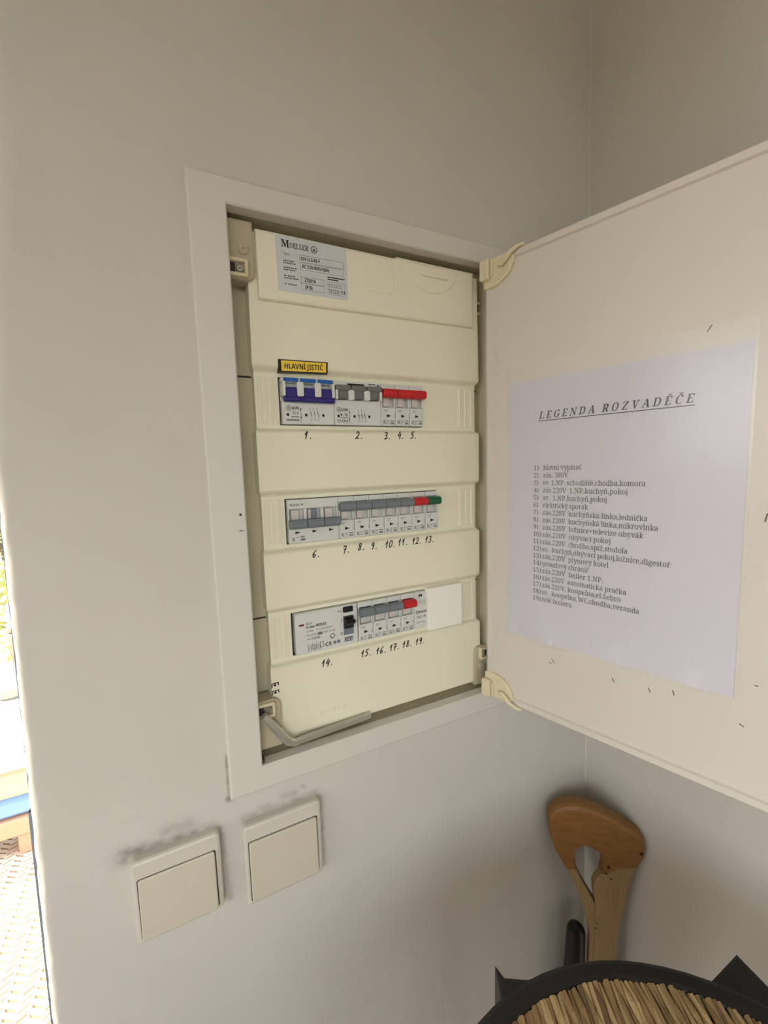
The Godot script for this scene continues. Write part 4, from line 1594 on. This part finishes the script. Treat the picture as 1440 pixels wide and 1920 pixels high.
func switches() -> void:
	var first := true
	for s in [[-0.1578, -0.0838, -0.4075, -0.4150, "cream light switch on the left, larger in view, with a dirt smudge over it"], [-0.0635, 0.0155, -0.4140, -0.4170, "cream light switch on the right, just below the breaker box frame"]]:
		var o := thing("light_switch", s[4], "light switch", "light switches under the breaker box")
		var x0: float = s[0]
		var x1: float = s[1]
		var top: float = s[2]
		var bot := top - (x1 - x0) - 0.006
		var st := begin()
		prism(st, rrect(x0, bot, x1, top, 0.0045), -0.008, 0.0016, 0.0028)
		part("frame", st, mats.switch_frame, o)
		st = begin()
		# dark plate: painted shade around the rocker
		prism(st, rrect(x0 + 0.0042, bot + 0.0045, x1 - 0.0046, top - 0.0160, 0.002), 0.0, 0.0018)
		part("rocker_gap_shade", st, mats.dirt, o)
		# rocker: a slightly tilted key
		st = begin()
		var tilt := 0.050 if first else 0.02
		var cy := (bot + top) * 0.5 - 0.005
		X = Transform3D(Basis(Vector3(1, 0, 0), -tilt), Vector3((x0 + x1) * 0.5, cy, 0.0022))
		var hw := (x1 - x0) * 0.5 - 0.0050
		var hh := (top - 0.0166 - bot - 0.0050) * 0.5
		prism(st, rrect(-hw, -hh, hw - 0.0006, hh - 0.0008, 0.0022), -0.004, 0.0022, 0.0012)
		X = Transform3D()
		part("rocker", st, mats.switch_cream, o)
		settle(o)
		first = false


func stool() -> void:
	var o := thing("stool", "black stool with a round woven straw seat in front of the corner", "stool")
	var cx := 0.113
	var cz := 0.372
	var y := -0.4876
	var st := begin()
	# the opening of the ring is a little off its centre
	var ix := 0.1177
	var iz := 0.3626
	var ri := 0.1686
	var prof := [[0.1955, -0.030, 0], [0.1955, -0.005, 0], [0.1940, -0.0015, 0], [0.1905, 0.0, 0], [ri + 0.0040, 0.0, 1], [ri + 0.0012, -0.0010, 1], [ri, -0.0030, 1], [ri, -0.030, 1], [0.1955, -0.030, 0]]
	for i in prof.size() - 1:
		for k in 72:
			var q := []
			for c in [[k, prof[i]], [k + 1, prof[i]], [k + 1, prof[i + 1]], [k, prof[i + 1]]]:
				var an: float = TAU * c[0] / 72.0
				var inner: bool = c[1][2] == 1
				q.append(Vector3((ix if inner else cx) + c[1][0] * cos(an), y + c[1][1], (iz if inner else cz) + c[1][0] * sin(an)))
			var am := TAU * (k + 0.5) / 72.0
			var rad_dir := Vector3(cos(am), 0, sin(am))
			var hint: Vector3 = [rad_dir, rad_dir + Vector3.UP, rad_dir + Vector3.UP * 2.0, Vector3.UP, Vector3.UP * 2.0 - rad_dir, Vector3.UP - rad_dir, -rad_dir, Vector3.DOWN][i]
			quad(st, q[0], q[1], q[2], q[3], hint)
	part("seat_ring", st, mats.black_wood, o)
	st = begin()
	lathe(st, [[0.1680, -0.0050], [0.0, -0.0040]], Vector3(ix, y, iz), 48)
	lathe(st, [[0.0, -0.018], [0.1680, -0.018]], Vector3(ix, y, iz), 48)
	part("seat_pad", st, mat("rush_base", Color(0.30, 0.20, 0.10), 0.9), o)
	# straw strands across the seat
	var dir := Vector3(-0.45, 0, 0.893).normalized()
	var side := Vector3(dir.z, 0, -dir.x)
	var rg := RandomNumberGenerator.new()
	rg.seed = 17
	var n := 112
	for k in n:
		var off := lerpf(-0.1660, 0.1660, k / float(n - 1))
		var half := sqrt(maxf(0.1682 * 0.1682 - off * off, 0.0001))
		var pts := []
		var rad := []
		var steps := 22
		var ph := rg.randf() * TAU
		for i in steps + 1:
			var t := lerpf(-half, half, i / float(steps))
			var p := Vector3(ix, y - 0.0014 + 0.0011 * sin(t * 150.0 + ph) + rg.randf_range(-0.0004, 0.0004), iz) + dir * t + side * (off + 0.0009 * sin(t * 70.0 + ph * 2.0))
			pts.append(p)
			rad.append(0.0020 * (1.0 + 0.30 * sin(t * 150.0 + ph)))
		st = begin()
		tube(st, pts, rad, 6)
		part("straw_strand", st, mats["rush_%d" % [0, 2, 0, 1, 2, 3, 0, 2, 1, 0][rg.randi() % 10]], o)
	# four posts: their heads stand outside the ring
	for b in [[Vector2(0.1154, 0.1576), Vector2(0.1165, 0.1680), Vector2(0.1300, 0.1765), Vector2(0.1480, 0.1850), Vector2(0.1380, 0.2000), Vector2(0.1050, 0.2000), Vector2(0.1006, 0.1838)], [Vector2(0.2560, 0.2470), Vector2(0.3024, 0.2465), Vector2(0.2925, 0.3000), Vector2(0.2740, 0.2960), Vector2(0.2500, 0.2700)]]:
		for m in 2:
			var p := PackedVector2Array()
			for v: Vector2 in b:
				var q := v if m == 0 else Vector2(2 * cx - v.x, 2 * cz - v.y)
				p.append(Vector2(q.x, -q.y))
			st = begin()
			X = Transform3D(Basis(Vector3(1, 0, 0), -PI / 2), Vector3(0, 0, 0))
			prism(st, p, -Y0, y - 0.0015, 0.002)
			X = Transform3D()
			part("leg", st, mats.black_wood, o)
	settle(o)


func spade() -> void:
	# pale wooden handle leaning in the corner; its own plane crosses the corner
	var o := thing("wooden_handle", "pale wooden tool handle with an open loop grip standing in the corner behind the stool", "wooden handle")
	var e := Vector3(0.7809, 0, 0.6247)
	var nrm := Vector3(-0.6247, 0, 0.7809)
	var base := Transform3D(Basis(e, Vector3(0, 1, 0), nrm), Vector3(0.35, 0, 0.012))
	X = base
	var left := PackedVector2Array([Vector2(0.000, -0.6100), Vector2(0.011, -0.6318), Vector2(0.024, -0.6577), Vector2(0.0345, -0.6826), Vector2(0.0412, -0.7038), Vector2(0.0473, -0.7252), Vector2(0.0495, -0.7400), Vector2(0.0488, -0.7709), Vector2(0.0480, -1.30), Vector2(0.0660, -1.30), Vector2(0.0650, -0.7897), Vector2(0.0622, -0.7371), Vector2(0.0600, -0.7072), Vector2(0.0559, -0.6901), Vector2(0.0443, -0.6700), Vector2(0.0330, -0.6490), Vector2(0.0285, -0.6387), Vector2(0.0275, -0.6250), Vector2(0.0150, -0.6050)])
	var right := PackedVector2Array([Vector2(0.1061, -0.6200), Vector2(0.0986, -0.6487), Vector2(0.0936, -0.6820), Vector2(0.0883, -0.7114), Vector2(0.0853, -0.7362), Vector2(0.0853, -0.7819), Vector2(0.0850, -1.30), Vector2(0.0540, -1.30), Vector2(0.0550, -0.7386), Vector2(0.0548, -0.7083), Vector2(0.0555, -0.6901), Vector2(0.0531, -0.6757), Vector2(0.0521, -0.6610), Vector2(0.0550, -0.6515), Vector2(0.0622, -0.6412), Vector2(0.0650, -0.6250), Vector2(0.0850, -0.6150)])
	var grip := PackedVector2Array([Vector2(-0.0089, -0.5701), Vector2(-0.0077, -0.5597), Vector2(-0.0003, -0.5483), Vector2(0.0134, -0.5419), Vector2(0.0306, -0.5392), Vector2(0.0441, -0.5414), Vector2(0.0611, -0.5459), Vector2(0.0829, -0.5552), Vector2(0.1020, -0.5662), Vector2(0.1116, -0.5744), Vector2(0.1150, -0.5880), Vector2(0.1138, -0.6053), Vector2(0.1061, -0.6225), Vector2(0.0848, -0.6281), Vector2(0.0682, -0.6386), Vector2(0.0615, -0.6412), Vector2(0.0633, -0.6292), Vector2(0.0628, -0.6176), Vector2(0.0590, -0.6096), Vector2(0.0478, -0.6014), Vector2(0.0380, -0.6010), Vector2(0.0294, -0.6077), Vector2(0.0271, -0.6213), Vector2(0.0293, -0.6400), Vector2(0.0162, -0.6412), Vector2(0.0110, -0.6318), Vector2(0.0006, -0.6143), Vector2(-0.0074, -0.5861)])
	var st := begin()
	prism(st, left, -0.010, 0.004, 0.003, 0.003)
	part("side_limb", st, mats.pale_wood, o)
	st = begin()
	prism(st, right, -0.010, 0.006, 0.0022, 0.003)
	part("shaft", st, mats.pale_wood, o)
	st = begin()
	prism(st, grip, -0.012, 0.010, 0.006, 0.004)
	part("grip", st, mats.honey_wood, o)
	st = begin()
	for k in [[0.0695, -0.6245, 0.0026, 0.0104], [0.0665, -0.6345, 0.0014, 0.0104], [0.1095, -0.5965, 0.0028, 0.0104], [0.0745, -0.6455, 0.0014, 0.0064], [0.0585, -0.7185, 0.0012, 0.0064], [0.0572, -0.7260, 0.0013, 0.0064]]:
		disc(st, Vector2(k[0], k[1]), k[2], k[3], 9)
	part("knot", st, mat("knot_brown", Color(0.22, 0.12, 0.06), 0.8), o)
	X = Transform3D()
	settle(o)
	var p := thing("black_handle", "black rounded handle end upright beside the pale wooden handle", "handle")
	st = begin()
	var pts := []
	var rad := []
	for i in 6:
		var a := PI / 2 * i / 5.0
		pts.append(Vector3(0.3775, -0.748 + 0.0130 * cos(a), 0.030))
		rad.append(maxf(0.0128 * sin(a), 0.0006))
	pts.append(Vector3(0.3720, -0.850, 0.031))
	rad.append(0.0150)
	pts.append(Vector3(0.3600, -1.330, 0.036))
	rad.append(0.0150)
	tube(st, pts, rad, 16)
	part("grip", st, mats.black_plastic, p)
	settle(p)
